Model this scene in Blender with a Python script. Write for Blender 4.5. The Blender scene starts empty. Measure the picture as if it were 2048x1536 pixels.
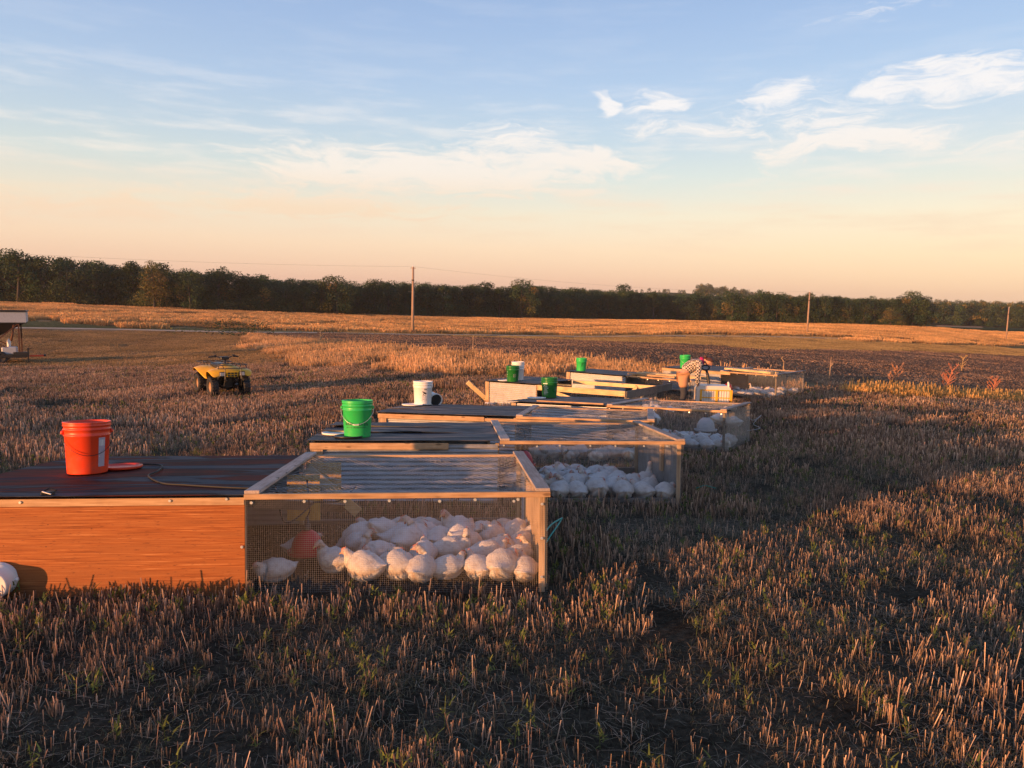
import bpy, bmesh, math, random
import numpy as np
from mathutils import Vector, Matrix, Euler, Quaternion, noise as mnoise
random.seed(7); rng = np.random.default_rng(7)
R = math.radians
scene = bpy.context.scene
col = scene.collection

# ------------------------------------------------------------------ camera
EYE = 1.65
PITCH, ROLL = R(6.3), R(1.4)
cam_d = bpy.data.cameras.new('camera'); cam = bpy.data.objects.new('camera', cam_d); col.objects.link(cam)
cam_d.sensor_width = 36; cam_d.lens = 36*1520/2048; cam_d.clip_start = .05; cam_d.clip_end = 9000
cam.matrix_world = Matrix.Translation((0, 0, EYE)) @ Matrix.Rotation(math.pi/2-PITCH, 4, 'X') @ Matrix.Rotation(ROLL, 4, 'Z')
scene.camera = cam
scene.view_settings.view_transform = 'Standard'; scene.view_settings.look = 'None'
scene.view_settings.gamma = 1; scene.view_settings.use_curve_mapping = False
scene.view_settings.exposure = 0.75
scene.render.engine = 'CYCLES'
scene.cycles.use_denoising = True
scene.cycles.max_bounces = 6; scene.cycles.diffuse_bounces = 3; scene.cycles.glossy_bounces = 3
scene.cycles.transmission_bounces = 4; scene.cycles.transparent_max_bounces = 16; scene.cycles.volume_bounces = 0
scene.cycles.sample_clamp_indirect = 8

# ------------------------------------------------------------------ sun
SUN_AZ = R(50)      # the light travels towards +Y and +X
SUN_EL = R(4.6)
sd = bpy.data.lights.new('sun', 'SUN'); sun = bpy.data.objects.new('sun', sd); col.objects.link(sun)
sd.energy = 5.0; sd.angle = R(.6); sd.color = (1.0, .45, .17)
ldir = Vector((math.sin(SUN_AZ)*math.cos(SUN_EL), math.cos(SUN_AZ)*math.cos(SUN_EL), -math.sin(SUN_EL)))
sun.rotation_euler = ldir.to_track_quat('-Z', 'Y').to_euler()

# ------------------------------------------------------------------ node helpers
def lin(r, g, b):
    f = lambda c: (c/255/12.92) if c/255 <= .04045 else ((c/255+.055)/1.055)**2.4
    return (f(r), f(g), f(b))
class NT:
    def __init__(s, tree): s.t = tree; s.n = tree.nodes; s.l = tree.links
    def new(s, typ, **kw):
        n = s.n.new(typ)
        for k, v in kw.items(): setattr(n, k, v)
        return n
    def link(s, a, b): s.l.new(a, b)
    def val(s, sock, v):
        if isinstance(v, (int, float)): sock.default_value = v
        elif isinstance(v, (tuple, list)):
            sock.default_value = (*v, 1) if (len(v) == 3 and len(sock.default_value) == 4) else v
        else: s.l.new(v, sock)
    def math(s, op, a, b=0.0, c=None, clamp=False):
        n = s.new('ShaderNodeMath', operation=op); n.use_clamp = clamp
        s.val(n.inputs[0], a); s.val(n.inputs[1], b)
        if c is not None: s.val(n.inputs[2], c)
        return n.outputs[0]
    def vmath(s, op, a, b=(0, 0, 0)):
        n = s.new('ShaderNodeVectorMath', operation=op); s.val(n.inputs[0], a); s.val(n.inputs[1], b)
        return n.outputs['Value'] if op in ('LENGTH', 'DOT_PRODUCT') else n.outputs[0]
    def mix(s, f, a, b, blend='MIX'):
        n = s.new('ShaderNodeMix', data_type='RGBA', blend_type=blend)
        s.val(n.inputs[0], f); s.val(n.inputs[6], a); s.val(n.inputs[7], b)
        return n.outputs[2]
    def ramp(s, f, stops, interp='LINEAR'):
        n = s.new('ShaderNodeValToRGB'); cr = n.color_ramp; cr.interpolation = interp
        while len(cr.elements) < len(stops): cr.elements.new(.5)
        for e, (p, c) in zip(cr.elements, stops): e.position = p; e.color = (*c, 1) if len(c) == 3 else c
        s.val(n.inputs[0], f); return n.outputs[0]
    def noise(s, vec, scale, detail=3, rough=.5, dist=0):
        n = s.new('ShaderNodeTexNoise'); n.inputs['Scale'].default_value = scale
        n.inputs['Detail'].default_value = detail; n.inputs['Roughness'].default_value = rough
        n.inputs['Distortion'].default_value = dist
        if vec is not None: s.l.new(vec, n.inputs['Vector'])
        return n.outputs[0]
    def maprange(s, v, a, b, c=0., d=1., smooth=True):
        n = s.new('ShaderNodeMapRange', interpolation_type='SMOOTHSTEP' if smooth else 'LINEAR')
        s.val(n.inputs[0], v)
        for i, x in enumerate((a, b, c, d)): n.inputs[i+1].default_value = x
        return n.outputs[0]
    def mapping(s, vec, scale=(1, 1, 1), loc=(0, 0, 0), rot=(0, 0, 0)):
        n = s.new('ShaderNodeMapping'); s.l.new(vec, n.inputs[0])
        n.inputs['Scale'].default_value = scale; n.inputs['Location'].default_value = loc; n.inputs['Rotation'].default_value = rot
        return n.outputs[0]

# ------------------------------------------------------------------ sky
world = bpy.data.worlds.new('World'); scene.world = world; world.use_nodes = True
w = NT(world.node_tree); w.n.clear()
wo = w.new('ShaderNodeOutputWorld'); bg = w.new('ShaderNodeBackground'); w.link(bg.outputs[0], wo.inputs[0])
sky = w.new('ShaderNodeTexSky', sky_type='NISHITA'); sky.sun_disc = False
sky.sun_elevation = SUN_EL; sky.sun_rotation = math.pi + SUN_AZ
tc = w.new('ShaderNodeTexCoord'); dirv = tc.outputs['Generated']
sep = w.new('ShaderNodeSeparateXYZ'); w.link(dirv, sep.inputs[0])
el = w.math('ARCSINE', sep.outputs[2]); az = w.math('ARCTAN2', sep.outputs[0], sep.outputs[1])
elp = w.math('DIVIDE', el, math.pi/2, clamp=True)
k = 1/(2**.75)
def sc(c, f=1.): return tuple(x*k*f for x in c)
base = w.ramp(elp, [(0.0, sc(lin(226, 180, 165))), (.017, sc(lin(240, 196, 178))), (.042, sc(lin(250, 215, 190))), (.07, sc(lin(242, 226, 206))),
                    (.10, sc(lin(214, 222, 222))), (.125, sc(lin(196, 212, 228))), (.165, sc(lin(176, 199, 232))), (.21, sc(lin(160, 186, 228))),
                    (.26, sc(lin(142, 171, 219))), (.42, sc(lin(104, 134, 192))), (1.0, sc(lin(70, 96, 150)))])
# towards the sun the low sky is warmer and brighter
sunh = w.vmath('DOT_PRODUCT', dirv, (-ldir.x, -ldir.y, 0))
tow = w.math('MULTIPLY', w.maprange(sunh, .2, 1.0), w.maprange(el, .5, 0.0))
base = w.mix(tow, base, sc((.80, .52, .32)))
rightw = w.math('MULTIPLY', w.maprange(az, .0, .65), w.maprange(el, .30, .02))
base = w.mix(w.math('MULTIPLY', rightw, .45), base, sc(lin(253, 219, 182)))
skyc = w.vmath('SCALE', sky.outputs[0]); skyc.node.inputs['Scale'].default_value = .13*2.2
base = w.mix(.15, base, skyc)
# thin clouds
ae = w.new('ShaderNodeCombineXYZ'); w.link(az, ae.inputs[0]); w.link(el, ae.inputs[1]); aev = ae.outputs[0]
blobs = [(-0.118,0.160,0.260,0.034,1.),(-0.023,0.197,0.060,0.018,.8),(0.074,0.175,0.115,0.019,1.),(-0.248,0.151,0.100,0.018,.8),(-0.260,0.114,0.22,0.024,.8),(-0.518,0.094,0.18,0.026,.7),(0.396,0.193,0.135,0.018,1.),(0.177,0.245,0.042,0.010,1.),(0.109,0.246,0.014,0.008,1.),(0.326,0.247,0.035,0.013,.9),(0.439,0.248,0.029,0.012,1.),(0.513,0.251,0.073,0.020,1.),(0.209,0.219,0.095,0.016,.6),(0.344,0.215,0.150,0.038,.5),(0.402,0.322,0.059,0.008,.35),(0.552,0.173,0.06,0.010,.5),(0.081,0.141,0.059,0.007,.7),(0.319,0.175,0.035,0.011,.6),(-0.106,0.191,0.026,0.008,.5),(-0.021,0.130,0.045,0.007,.7),(-0.45,0.148,0.05,0.006,.3)]
warp = w.new('ShaderNodeTexNoise'); warp.inputs['Scale'].default_value = 9; warp.inputs['Detail'].default_value = 3
w.link(w.mapping(aev, (1, 2.2, 1)), warp.inputs['Vector'])
wv = w.vmath('MULTIPLY', w.vmath('SUBTRACT', warp.outputs[1], (.5, .5, .5)), (.13, .045, 0))
aw = w.vmath('ADD', aev, wv)
msum = None
for (a0, e0, ra, re, wt) in blobs:
    if ra < .08: ra *= 1.35; re *= 1.5; wt *= .82
    q = w.vmath('LENGTH', w.vmath('MULTIPLY', w.vmath('SUBTRACT', aw, (a0, e0, 0)), (1/ra, 1/re, 0)))
    m = w.maprange(q, 1.5, 0.0, 0., wt)
    msum = m if msum is None else w.math('MAXIMUM', msum, m)
n1 = w.noise(w.mapping(aw, (7, 27, 1), rot=(0, 0, .14)), 2.4, 7, .66, .6)
n2 = w.noise(w.mapping(aev, (2.2, 15, 1)), 3., 5, .6)
n3 = w.noise(w.mapping(aw, (9, 60, 1), rot=(0, 0, .10)), 2.6, 7, .68, .4)
dd = w.math('ADD', w.math('MULTIPLY', msum, 1.6), w.math('MULTIPLY', w.math('SUBTRACT', n1, .5), 3.0))
dd = w.math('ADD', dd, w.math('MULTIPLY', w.math('SUBTRACT', n3, .5), 1.5))
cl = w.math('MULTIPLY', w.maprange(dd, .22, 1.35), w.maprange(msum, .0, .35))
veil = w.math('MULTIPLY', w.maprange(n2, .44, .70), w.maprange(el, .02, .12, 0., .65))
veil = w.math('MULTIPLY', veil, w.maprange(el, .30, .16, .12, 1.))
cl = w.math('MAXIMUM', cl, veil)
ccol = w.ramp(elp, [(0.0, sc(lin(248, 208, 176))), (.07, sc(lin(252, 226, 196))), (.10, sc(lin(254, 243, 230))), (.15, sc(lin(254, 250, 248))), (1, sc(lin(240, 244, 255)))])
skycol = w.mix(w.math('MULTIPLY', cl, .92), base, ccol)
w.link(skycol, bg.inputs[0]); bg.inputs[1].default_value = 1.0

# ------------------------------------------------------------------ object helpers
def tag(o, label=None, cat=None, group=None, kind=None):
    if label: o['label'] = label
    if cat: o['category'] = cat
    if group: o['group'] = group
    if kind: o['kind'] = kind
    return o
def empty(name, loc=(0, 0, 0), rot=(0, 0, 0), **kw):
    o = bpy.data.objects.new(name, None); col.objects.link(o); o.location = loc; o.rotation_euler = rot
    o.empty_display_size = .1
    return tag(o, **kw)
def children_of(o): return kids.get(o.name, [])
kids = {}
def adopt(o, parent):
    if parent is not None:
        o.parent = parent; kids.setdefault(parent.name, []).append(o)
def copy_tree(o, parent=None, depth=0):
    c = o.copy(); col.objects.link(c); adopt(c, parent)
    for ch in list(children_of(o)): copy_tree(ch, c)
    return c
def rotm(rx=0, ry=0, rz=0): return Euler((rx, ry, rz)).to_matrix().to_4x4()
class MB:
    def __init__(s): s.v = []; s.f = []; s.mi = []; s.cur = 0; s.M = Matrix.Identity(4)
    def add(s, vs, fs):
        b = len(s.v); s.v += [tuple(s.M @ Vector(p)) for p in vs]
        s.f += [tuple(b+i for i in f) for f in fs]; s.mi += [s.cur]*len(fs); return s
    def box(s, x0, x1, y0, y1, z0, z1, bev=0.0):
        if bev <= 0:
            vs = [(x, y, z) for x in (x0, x1) for y in (y0, y1) for z in (z0, z1)]
            s.add(vs, [(0, 1, 3, 2), (4, 6, 7, 5), (0, 4, 5, 1), (2, 3, 7, 6), (0, 2, 6, 4), (1, 5, 7, 3)])
        else:
            bm = bmesh.new(); bmesh.ops.create_cube(bm, size=1)
            for v in bm.verts: v.co = Vector(((x0+x1)/2+v.co.x*(x1-x0), (y0+y1)/2+v.co.y*(y1-y0), (z0+z1)/2+v.co.z*(z1-z0)))
            bmesh.ops.bevel(bm, geom=list(bm.edges), offset=bev, segments=1, affect='EDGES')
            bm.verts.index_update(); s.add([v.co[:] for v in bm.verts], [[v.index for v in f.verts] for f in bm.faces]); bm.free()
        return s
    def obox(s, p, q, wd, th, up=(0, 0, 1), bev=0.0):
        """a bar from p to q, wd wide, th thick (along up)"""
        p, q = Vector(p), Vector(q); x = (q-p); L = x.length; x.normalize(); y = Vector(up).cross(x).normalized(); z = x.cross(y)
        M = Matrix((x, y, z)).transposed().to_4x4(); M.translation = p
        old = s.M; s.M = s.M @ M; s.box(0, L, -wd/2, wd/2, -th/2, th/2, bev); s.M = old; return s
    def tube(s, pts, r, n=8, cap=True):
        pts = [Vector(p) for p in pts]; rs = r if isinstance(r, (list, tuple)) else [r]*len(pts)
        b = len(s.v); prev = None; vs = []; fs = []
        for i, p in enumerate(pts):
            t = (pts[min(i+1, len(pts)-1)]-pts[max(i-1, 0)]).normalized()
            if prev is None: u = t.orthogonal().normalized()
            else: u = (prev - t*prev.dot(t)).normalized()
            prev = u; vv = t.cross(u)
            for j in range(n):
                a = 2*math.pi*j/n; vs.append(p + (u*math.cos(a)+vv*math.sin(a))*rs[i])
        for i in range(len(pts)-1):
            for j in range(n):
                fs.append((i*n+j, i*n+(j+1) % n, (i+1)*n+(j+1) % n, (i+1)*n+j))
        if cap: fs.append(tuple(range(n))[::-1]); fs.append(tuple((len(pts)-1)*n+j for j in range(n)))
        s.add(vs, fs); return s
    def lathe(s, prof, n=32, cap0=False, cap1=False):
        vs = []; fs = []
        for (r, z) in prof:
            for j in range(n):
                a = 2*math.pi*j/n; vs.append((r*math.cos(a), r*math.sin(a), z))
        for i in range(len(prof)-1):
            for j in range(n): fs.append((i*n+j, i*n+(j+1) % n, (i+1)*n+(j+1) % n, (i+1)*n+j))
        if cap0: fs.append(tuple(range(n))[::-1])
        if cap1: fs.append(tuple((len(prof)-1)*n+j for j in range(n)))
        s.add(vs, fs); return s
    def build(s, name, mats, parent=None, smooth=False, **kw):
        me = bpy.data.meshes.new(name); me.from_pydata(s.v, [], s.f)
        ms = mats if isinstance(mats, (list, tuple)) else [mats]
        for m in ms: me.materials.append(m)
        if len(ms) > 1: me.polygons.foreach_set('material_index', s.mi)
        if smooth: me.polygons.foreach_set('use_smooth', [True]*len(me.polygons))
        me.update(); o = bpy.data.objects.new(name, me); col.objects.link(o); adopt(o, parent)
        return tag(o, **kw)

def npmesh(name, V, F, C=None, mat=None, smooth=False):
    """V (n,3); F list of arrays (quads (m,4) / tris (k,3)); C (n,3) colours"""
    me = bpy.data.meshes.new(name); V = np.asarray(V, np.float32)
    me.vertices.add(len(V)); me.vertices.foreach_set('co', V.ravel())
    loops = np.concatenate([f.ravel() for f in F]).astype(np.int32)
    sizes = np.concatenate([np.full(len(f), f.shape[1]) for f in F]).astype(np.int32)
    starts = np.concatenate([[0], np.cumsum(sizes)[:-1]]).astype(np.int32)
    me.loops.add(len(loops)); me.loops.foreach_set('vertex_index', loops)
    me.polygons.add(len(sizes)); me.polygons.foreach_set('loop_start', starts); me.polygons.foreach_set('loop_total', sizes)
    if smooth: me.polygons.foreach_set('use_smooth', np.ones(len(sizes), bool))
    me.update(calc_edges=True)
    if C is not None:
        a = me.attributes.new('tint', 'FLOAT_COLOR', 'POINT')
        a.data.foreach_set('color', np.concatenate([C, np.ones((len(C), 1))], 1).astype(np.float32).ravel())
    if mat: me.materials.append(mat)
    return me

# ------------------------------------------------------------------ materials
def mat(name, color=(.5, .5, .5), rough=.6, metal=0., fn=None, spec=.5):
    m = bpy.data.materials.new(name); m.use_nodes = True; t = NT(m.node_tree)
    b = t.n['Principled BSDF']; b.inputs['Base Color'].default_value = (*color, 1)
    b.inputs['Roughness'].default_value = rough; b.inputs['Metallic'].default_value = metal
    b.inputs['Specular IOR Level'].default_value = spec
    if fn: fn(t, b)
    return m
def bump(t, b, h, strength=.3, dist=.01):
    n = t.new('ShaderNodeBump'); n.inputs['Strength'].default_value = strength; n.inputs['Distance'].default_value = dist
    t.link(h, n.inputs['Height']); t.link(n.outputs[0], b.inputs['Normal'])
def objco(t): return t.new('ShaderNodeTexCoord').outputs['Object']
def geopos(t): return t.new('ShaderNodeNewGeometry').outputs['Position']
def rnd(t): return t.new('ShaderNodeObjectInfo').outputs['Random']

def f_plywood(t, b):
    c = objco(t)
    g = t.noise(t.mapping(c, (1.2, 1, 60)), 2.2, 6, .62, .25)
    g2 = t.noise(t.mapping(c, (.55, 1, 9)), 2., 4, .55, .5)
    k1 = t.ramp(g, [(.32, (.12, .030, .008)), (.44, (.29, .085, .020)), (.56, (.40, .135, .036)), (.72, (.62, .29, .11))])
    k2 = t.mix(t.maprange(g2, .35, .7), k1, (.31, .105, .030), 'MIX'); k2.node.inputs[0].default_value = .5
    st = t.noise(t.mapping(c, (3, 1, 26)), 6., 3, .6)
    k3 = t.mix(t.math('MULTIPLY', t.maprange(st, .57, .70), .75), k2, (.13, .04, .016))
    dots = t.new('ShaderNodeTexVoronoi'); dots.inputs['Scale'].default_value = 9; t.link(t.mapping(c, (1, .01, 1.6)), dots.inputs['Vector'])
    k4 = t.mix(t.math('MULTIPLY', t.maprange(dots.outputs['Distance'], .07, .03), .8), k3, (.10, .04, .02))
    sx = t.new('ShaderNodeSeparateXYZ'); t.link(c, sx.inputs[0])
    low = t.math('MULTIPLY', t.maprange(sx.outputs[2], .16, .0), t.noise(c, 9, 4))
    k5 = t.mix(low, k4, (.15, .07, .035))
    t.link(k5, b.inputs['Base Color']); bump(t, b, g, .35, .004)
M = {}
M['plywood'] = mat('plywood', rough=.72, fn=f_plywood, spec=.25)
def wood(name, c0, c1, c2, axis=0, rough=.75):
    def fn(t, b):
        c = objco(t); s = [28, 28, 28]; s[axis] = 1.3
        g = t.noise(t.mapping(c, tuple(s)), 2.5, 5, .6, .35)
        k = t.ramp(g, [(.25, c0), (.5, c1), (.75, c2)])
        v = t.maprange(rnd(t), 0, 1, .8, 1.15, False)
        g3 = t.noise(c, 3.5, 4, .6)
        k = t.mix(1., k, t.ramp(t.math('MULTIPLY', v, t.maprange(g3, .3, .75, .72, 1.12)), [(0, (0, 0, 0)), (1, (1, 1, 1))]), 'MULTIPLY')
        kn = t.new('ShaderNodeTexVoronoi'); kn.inputs['Scale'].default_value = 3.5; sk = [3, 3, 3]; sk[axis] = 1; t.link(t.mapping(c, tuple(sk)), kn.inputs['Vector'])
        k = t.mix(t.math('MULTIPLY', t.maprange(kn.outputs['Distance'], .14, .07), .75), k, tuple(x*.35 for x in c0))
        t.link(k, b.inputs['Base Color']); bump(t, b, g, .4, .003)
    return mat(name, rough=rough, fn=fn, spec=.25)
M['pine_x'] = wood('pine_along_x', (.36, .20, .10), (.52, .33, .18), (.66, .46, .28), 0)
M['pine_y'] = wood('weathered_pine_along_y', (.30, .23, .19), (.44, .36, .31), (.56, .48, .42), 1)
M['pine_z'] = wood('pine_along_z', (.28, .17, .10), (.48, .33, .20), (.62, .46, .30), 2)
M['pine_bright'] = wood('new_pine', (.55, .37, .17), (.70, .52, .28), (.80, .64, .38), 0)
M['grey_sheet'] = wood('grey_board_upright', (.15, .155, .16), (.24, .245, .25), (.33, .33, .33), 2)
M['grey_wood'] = wood('grey_wood', (.14, .12, .10), (.22, .19, .16), (.32, .28, .24), 0)
def f_galv(t, b):
    c = objco(t); n = t.noise(c, 5, 5, .65); n2 = t.noise(t.mapping(c, (1, 1, 14)), 3, 3)
    k = t.ramp(n, [(.3, (.30, .31, .33)), (.7, (.50, .51, .52))])
    k = t.mix(t.math('MULTIPLY', t.maprange(n2, .58, .8), .5), k, (.34, .25, .17))
    t.link(k, b.inputs['Base Color']); t.link(t.maprange(n, .3, .7, .42, .62), b.inputs['Roughness'])
M['galv'] = mat('galvanised_steel', rough=.5, metal=.55, fn=f_galv)
def f_roof(red):
    def fn(t, b):
        c = objco(t); s = t.mapping(c, (.30, 1.7, 1)); n = t.noise(s, 2.6, 6, .62, .8); n2 = t.noise(t.mapping(c, (.8, 9, 1)), 3., 4, .6)
        if red: k = t.ramp(n, [(.30, (.030, .036, .050)), (.44, (.055, .062, .080)), (.49, (.020, .016, .018)), (.53, (.085, .022, .016)), (.60, (.12, .035, .025)), (.64, (.035, .035, .045)), (.72, (.06, .065, .08)), (.86, (.22, .16, .12))])
        else: k = t.ramp(n, [(.28, (.03, .034, .042)), (.45, (.075, .082, .098)), (.52, (.03, .03, .034)), (.57, (.17, .145, .13)), (.66, (.30, .25, .21)), (.80, (.42, .36, .31))])  # tan stops paint in lit streaks, near-black stops the shaded gaps
        k = t.mix(t.math('MULTIPLY', t.maprange(n2, .62, .72), .7), k, (.025, .025, .03))
        t.link(k, b.inputs['Base Color']); t.link(t.maprange(n, .3, .7, .55, .8), b.inputs['Roughness']); bump(t, b, n2, .6, .008)
    return fn
M['roof_dark'] = mat('dark_stained_roof_sheet', fn=f_roof(True), rough=.85, spec=.06)
M['roof_grey'] = mat('grey_weathered_roof_lit_streaks', fn=f_roof(False), rough=.6, spec=.22)
M['wire'] = mat('galvanised_wire', (.38, .35, .31), .5, .1)
M['net'] = mat('white_poultry_netting', (.42, .41, .40), .55, .2)
M['screw'] = mat('screw_head', (.75, .75, .72), .35, .6)
def plastic(name, c, rough=.32, dirt=.5):
    def fn(t, b):
        co = objco(t); n = t.noise(co, 14, 5, .65)
        k = t.mix(t.math('MULTIPLY', t.maprange(n, .5, .75), dirt), c, tuple(x*.45+.05 for x in c))
        t.link(k, b.inputs['Base Color']); t.link(t.maprange(n, .3, .7, rough, rough+.18), b.inputs['Roughness'])
        b.inputs['Subsurface Weight'].default_value = 0
    return mat(name, c, rough, fn=fn)
M['red_plastic'] = plastic('orange_red_plastic', (.80, .065, .018))
M['green_plastic'] = plastic('bright_green_plastic', (.03, .50, .11))
M['dkgreen_plastic'] = plastic('dark_green_plastic', (.015, .16, .03), .25)
M['white_plastic'] = plastic('white_plastic', (.78, .77, .74), .4, .15)
M['grey_plastic'] = plastic('grey_plastic', (.45, .46, .48), .5)
M['drinker_red'] = plastic('drinker_red_plastic', (.48, .010, .022), .35, .1)
M['black_plastic'] = mat('black_plastic', (.02, .02, .022), .4)
M['black_rubber'] = mat('black_rubber', (.018, .018, .02), .7)
M['print_black'] = mat('black_print', (.02, .02, .03), .5)
M['print_white'] = mat('white_print', (.75, .78, .70), .5)
M['print_grey'] = mat('grey_print', (.35, .34, .38), .5)
M['print_dkgreen'] = mat('dark_green_print', (.01, .10, .03), .5)
M['label_grey'] = mat('grey_sticker', (.42, .36, .42), .6)
M['yellow_paint'] = plastic('yellow_plastic', (.78, .42, .015), .28, .3)
M['yellow_frame'] = plastic('orange_yellow_plastic', (.80, .40, .03), .45, .2)
M['steel_dark'] = mat('dark_steel', (.05, .045, .04), .5, .6)
M['mud_rim'] = mat('muddy_rim', (.35, .22, .14), .7, .2)
M['lens'] = mat('headlight_lens', (.70, .70, .66), .12, .3)
M['teal'] = mat('teal_rope', (.02, .30, .26), .6)
M['rust'] = mat('rusty_steel', (.14, .06, .035), .75, .3)
def f_osb(t, b):
    c = objco(t); n = t.noise(t.mapping(c, (14, 14, 4)), 3, 4, .7)
    t.link(t.ramp(n, [(.3, (.34, .20, .06)), (.6, (.52, .33, .10)), (.8, (.62, .42, .17))]), b.inputs['Base Color'])
M['osb'] = mat('strand_board', rough=.8, fn=f_osb)
def f_tint(rough=.75, var=.25, transl=.0):
    def fn(t, b):
        a = t.new('ShaderNodeAttribute', attribute_name='tint')
        v = t.maprange(rnd(t), 0, 1, 1-var, 1+var, False)
        s = t.new('ShaderNodeVectorMath', operation='SCALE'); t.link(a.outputs['Color'], s.inputs[0]); t.link(v, s.inputs['Scale'])
        t.link(s.outputs[0], b.inputs['Base Color'])
        if transl > 0:
            tr = t.new('ShaderNodeBsdfTranslucent'); t.link(s.outputs[0], tr.inputs[0])
            mx = t.new('ShaderNodeMixShader'); mx.inputs[0].default_value = transl
            t.link(b.outputs[0], mx.inputs[1]); t.link(tr.outputs[0], mx.inputs[2])
            t.link(mx.outputs[0], t.n['Material Output'].inputs[0])
    return fn
M['grass'] = mat('dry_grass', rough=.7, fn=f_tint(transl=.25), spec=.25)
M['leaves'] = mat('tree_leaves', rough=.65, fn=f_tint(var=.18, transl=.2), spec=.3)
def f_bark(t, b):
    c = objco(t); n = t.noise(t.mapping(c, (3, 3, .6)), 3, 4)
    t.link(t.ramp(n, [(.3, (.03, .024, .02)), (.7, (.085, .068, .055))]), b.inputs['Base Color'])
M['bark'] = mat('bark', rough=.9, fn=f_bark)
def f_pole(t, b):
    c = objco(t); n = t.noise(t.mapping(c, (6, 6, .4)), 3, 4)
    t.link(t.ramp(n, [(.3, (.26, .17, .12)), (.7, (.42, .30, .22))]), b.inputs['Base Color'])
M['pole'] = mat('pole_wood', rough=.85, fn=f_pole)
def f_feather(t, b):
    c = objco(t); n = t.noise(c, 16, 5, .6); n2 = t.noise(t.mapping(c, (1, 3, 3)), 42, 3, .6)
    k = t.ramp(n, [(.30, (.50, .42, .36)), (.46, (.66, .62, .57)), (.7, (.75, .73, .69))])
    a = t.new('ShaderNodeAttribute', attribute_name='tint'); k = t.mix(1., k, a.outputs['Color'], 'MULTIPLY')
    v = t.maprange(rnd(t), 0, 1, .86, 1.0, False)
    s = t.new('ShaderNodeVectorMath', operation='SCALE'); t.link(k, s.inputs[0]); t.link(v, s.inputs['Scale'])
    t.link(s.outputs[0], b.inputs['Base Color']); bump(t, b, n2, .8, .008)
    b.inputs['Sheen Weight'].default_value = .15
M['feather'] = mat('white_feathers', rough=.85, fn=f_feather, spec=.15)
M['comb'] = mat('red_comb', (.50, .14, .10), .6)
M['beak'] = mat('yellow_beak', (.60, .36, .14), .5)
M['shank'] = mat('yellow_leg_skin', (.62, .38, .15), .6)
def f_skin(t, b): pass
M['skin'] = mat('skin', (.55, .27, .17), .55)
M['hair'] = mat('brown_hair', (.07, .03, .018), .6)
def f_check(t, b):
    c = objco(t); ck = t.new('ShaderNodeTexChecker'); ck.inputs['Scale'].default_value = 28; t.link(c, ck.inputs[0])
    ck.inputs[1].default_value = (.55, .48, .42, 1); ck.inputs[2].default_value = (.03, .025, .03, 1); t.link(ck.outputs[0], b.inputs['Base Color'])
M['check'] = mat('checked_cloth', rough=.9, fn=f_check)
M['magenta'] = mat('magenta_cloth', (.50, .02, .12), .85)
M['tan_cloth'] = mat('tan_cloth', (.48, .26, .15), .9)
M['navy'] = mat('dark_cloth', (.035, .04, .055), .85)
M['glove'] = mat('grey_glove', (.25, .30, .28), .8)
M['boot'] = mat('brown_boot', (.10, .055, .035), .7)

# ------------------------------------------------------------------ terrain
PENS = {1: (-3.58,4.45,-1.28,4.3,-4.4,-0.8,3.84,1.88,1.95), 2: (-1.96,7.32,-1.43,4.7,-3.4,-0.4,3.73,1.81,1.86), 3: (-1.90,10.74,-1.65,-9.9,-2.7,-1.0,3.87,1.55,2.0),
        4: (-0.03,13.02,-1.75,-28.9,-2.6,-2.6,3.70,1.74,1.80), 5: (-0.65,18.09,-1.94,-33.3,-.6,-1.1,3.70,1.70,1.45), 6: (1.54,21.62,-1.99,-27.9,-1.6,.5,3.6,1.8,1.8), 7: (4.44,22.41,-1.88,-44.3,.4,-1.1,3.55,1.70,1.9)}
PH = .61
def pen_rot(k):
    a, b, c = (R(x) for x in PENS[k][3:6])
    return Matrix.Rotation(a, 3, 'Z') @ Matrix.Rotation(b, 3, 'X') @ Matrix.Rotation(c, 3, 'Y')
ctl = []
for k in PENS:
    x, y, z = PENS[k][:3]; Rm = pen_rot(k); L, D = PENS[k][6:8]
    for u in (0, 1):
        for v in (0, 1): ctl.append(tuple(Rm @ Vector((u*L, v*D, -PH)) + Vector((x, y, z))))
ctl += [(-25.77,40,-3.96),(-8.53,21.5,-2.93),(-46.4,76,-3.98),(-13.1,99,-4.64),(58.6,152,-5.5),(128.1,198,-7.46),(7.55,11.1,-2.2),(20.4,30,-3.46),(40.6,60,-4.7),(42.4,95,-5.16),(7.0,60,-3.44),(-9.6,45,-3.14),(11.9,115,-5.25),
        (-101.1,150,-3.13),(-56.0,162,-4.1),(-3.65,205,-5.15),(70.7,255,-5.7),(59.0,208,-4.8),(118.8,215,-5.05),(159.4,240,-6.0),
        (0,0,-1.65),(-6,2,-1.66),(6,2,-1.82),(0,-8,-1.3),(-15,-5,-1.3),(15,-5,-1.7),(-10,10,-2.15),(-30,60,-4.2),(-60,20,-3.2),(-60,-40,-1.2),(40,-30,-1.8),(60,40,-4.6),(120,100,-7.2),(-130,60,-4.0),(-180,120,-3.5),(0,-60,-.6),(220,180,-8.5),(200,60,-7)]
ctl = np.array(ctl)
def warpc(x, y):
    r = np.hypot(x, y)+1e-6; s = np.log1p(r/12.)/r*30
    return np.stack([x*s, y*s], -1)
def tps(d2): return np.where(d2 > 0, d2*np.log(d2+1e-12)*.5, 0)
_W = warpc(ctl[:, 0], ctl[:, 1]); _n = len(_W)
_A = np.zeros((_n+3, _n+3)); _A[:_n, :_n] = tps(((_W[:, None]-_W[None])**2).sum(-1))+np.eye(_n)*3.0
_A[:_n, _n] = 1; _A[:_n, _n+1:] = _W; _A[_n, :_n] = 1; _A[_n+1:, :_n] = _W.T
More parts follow.
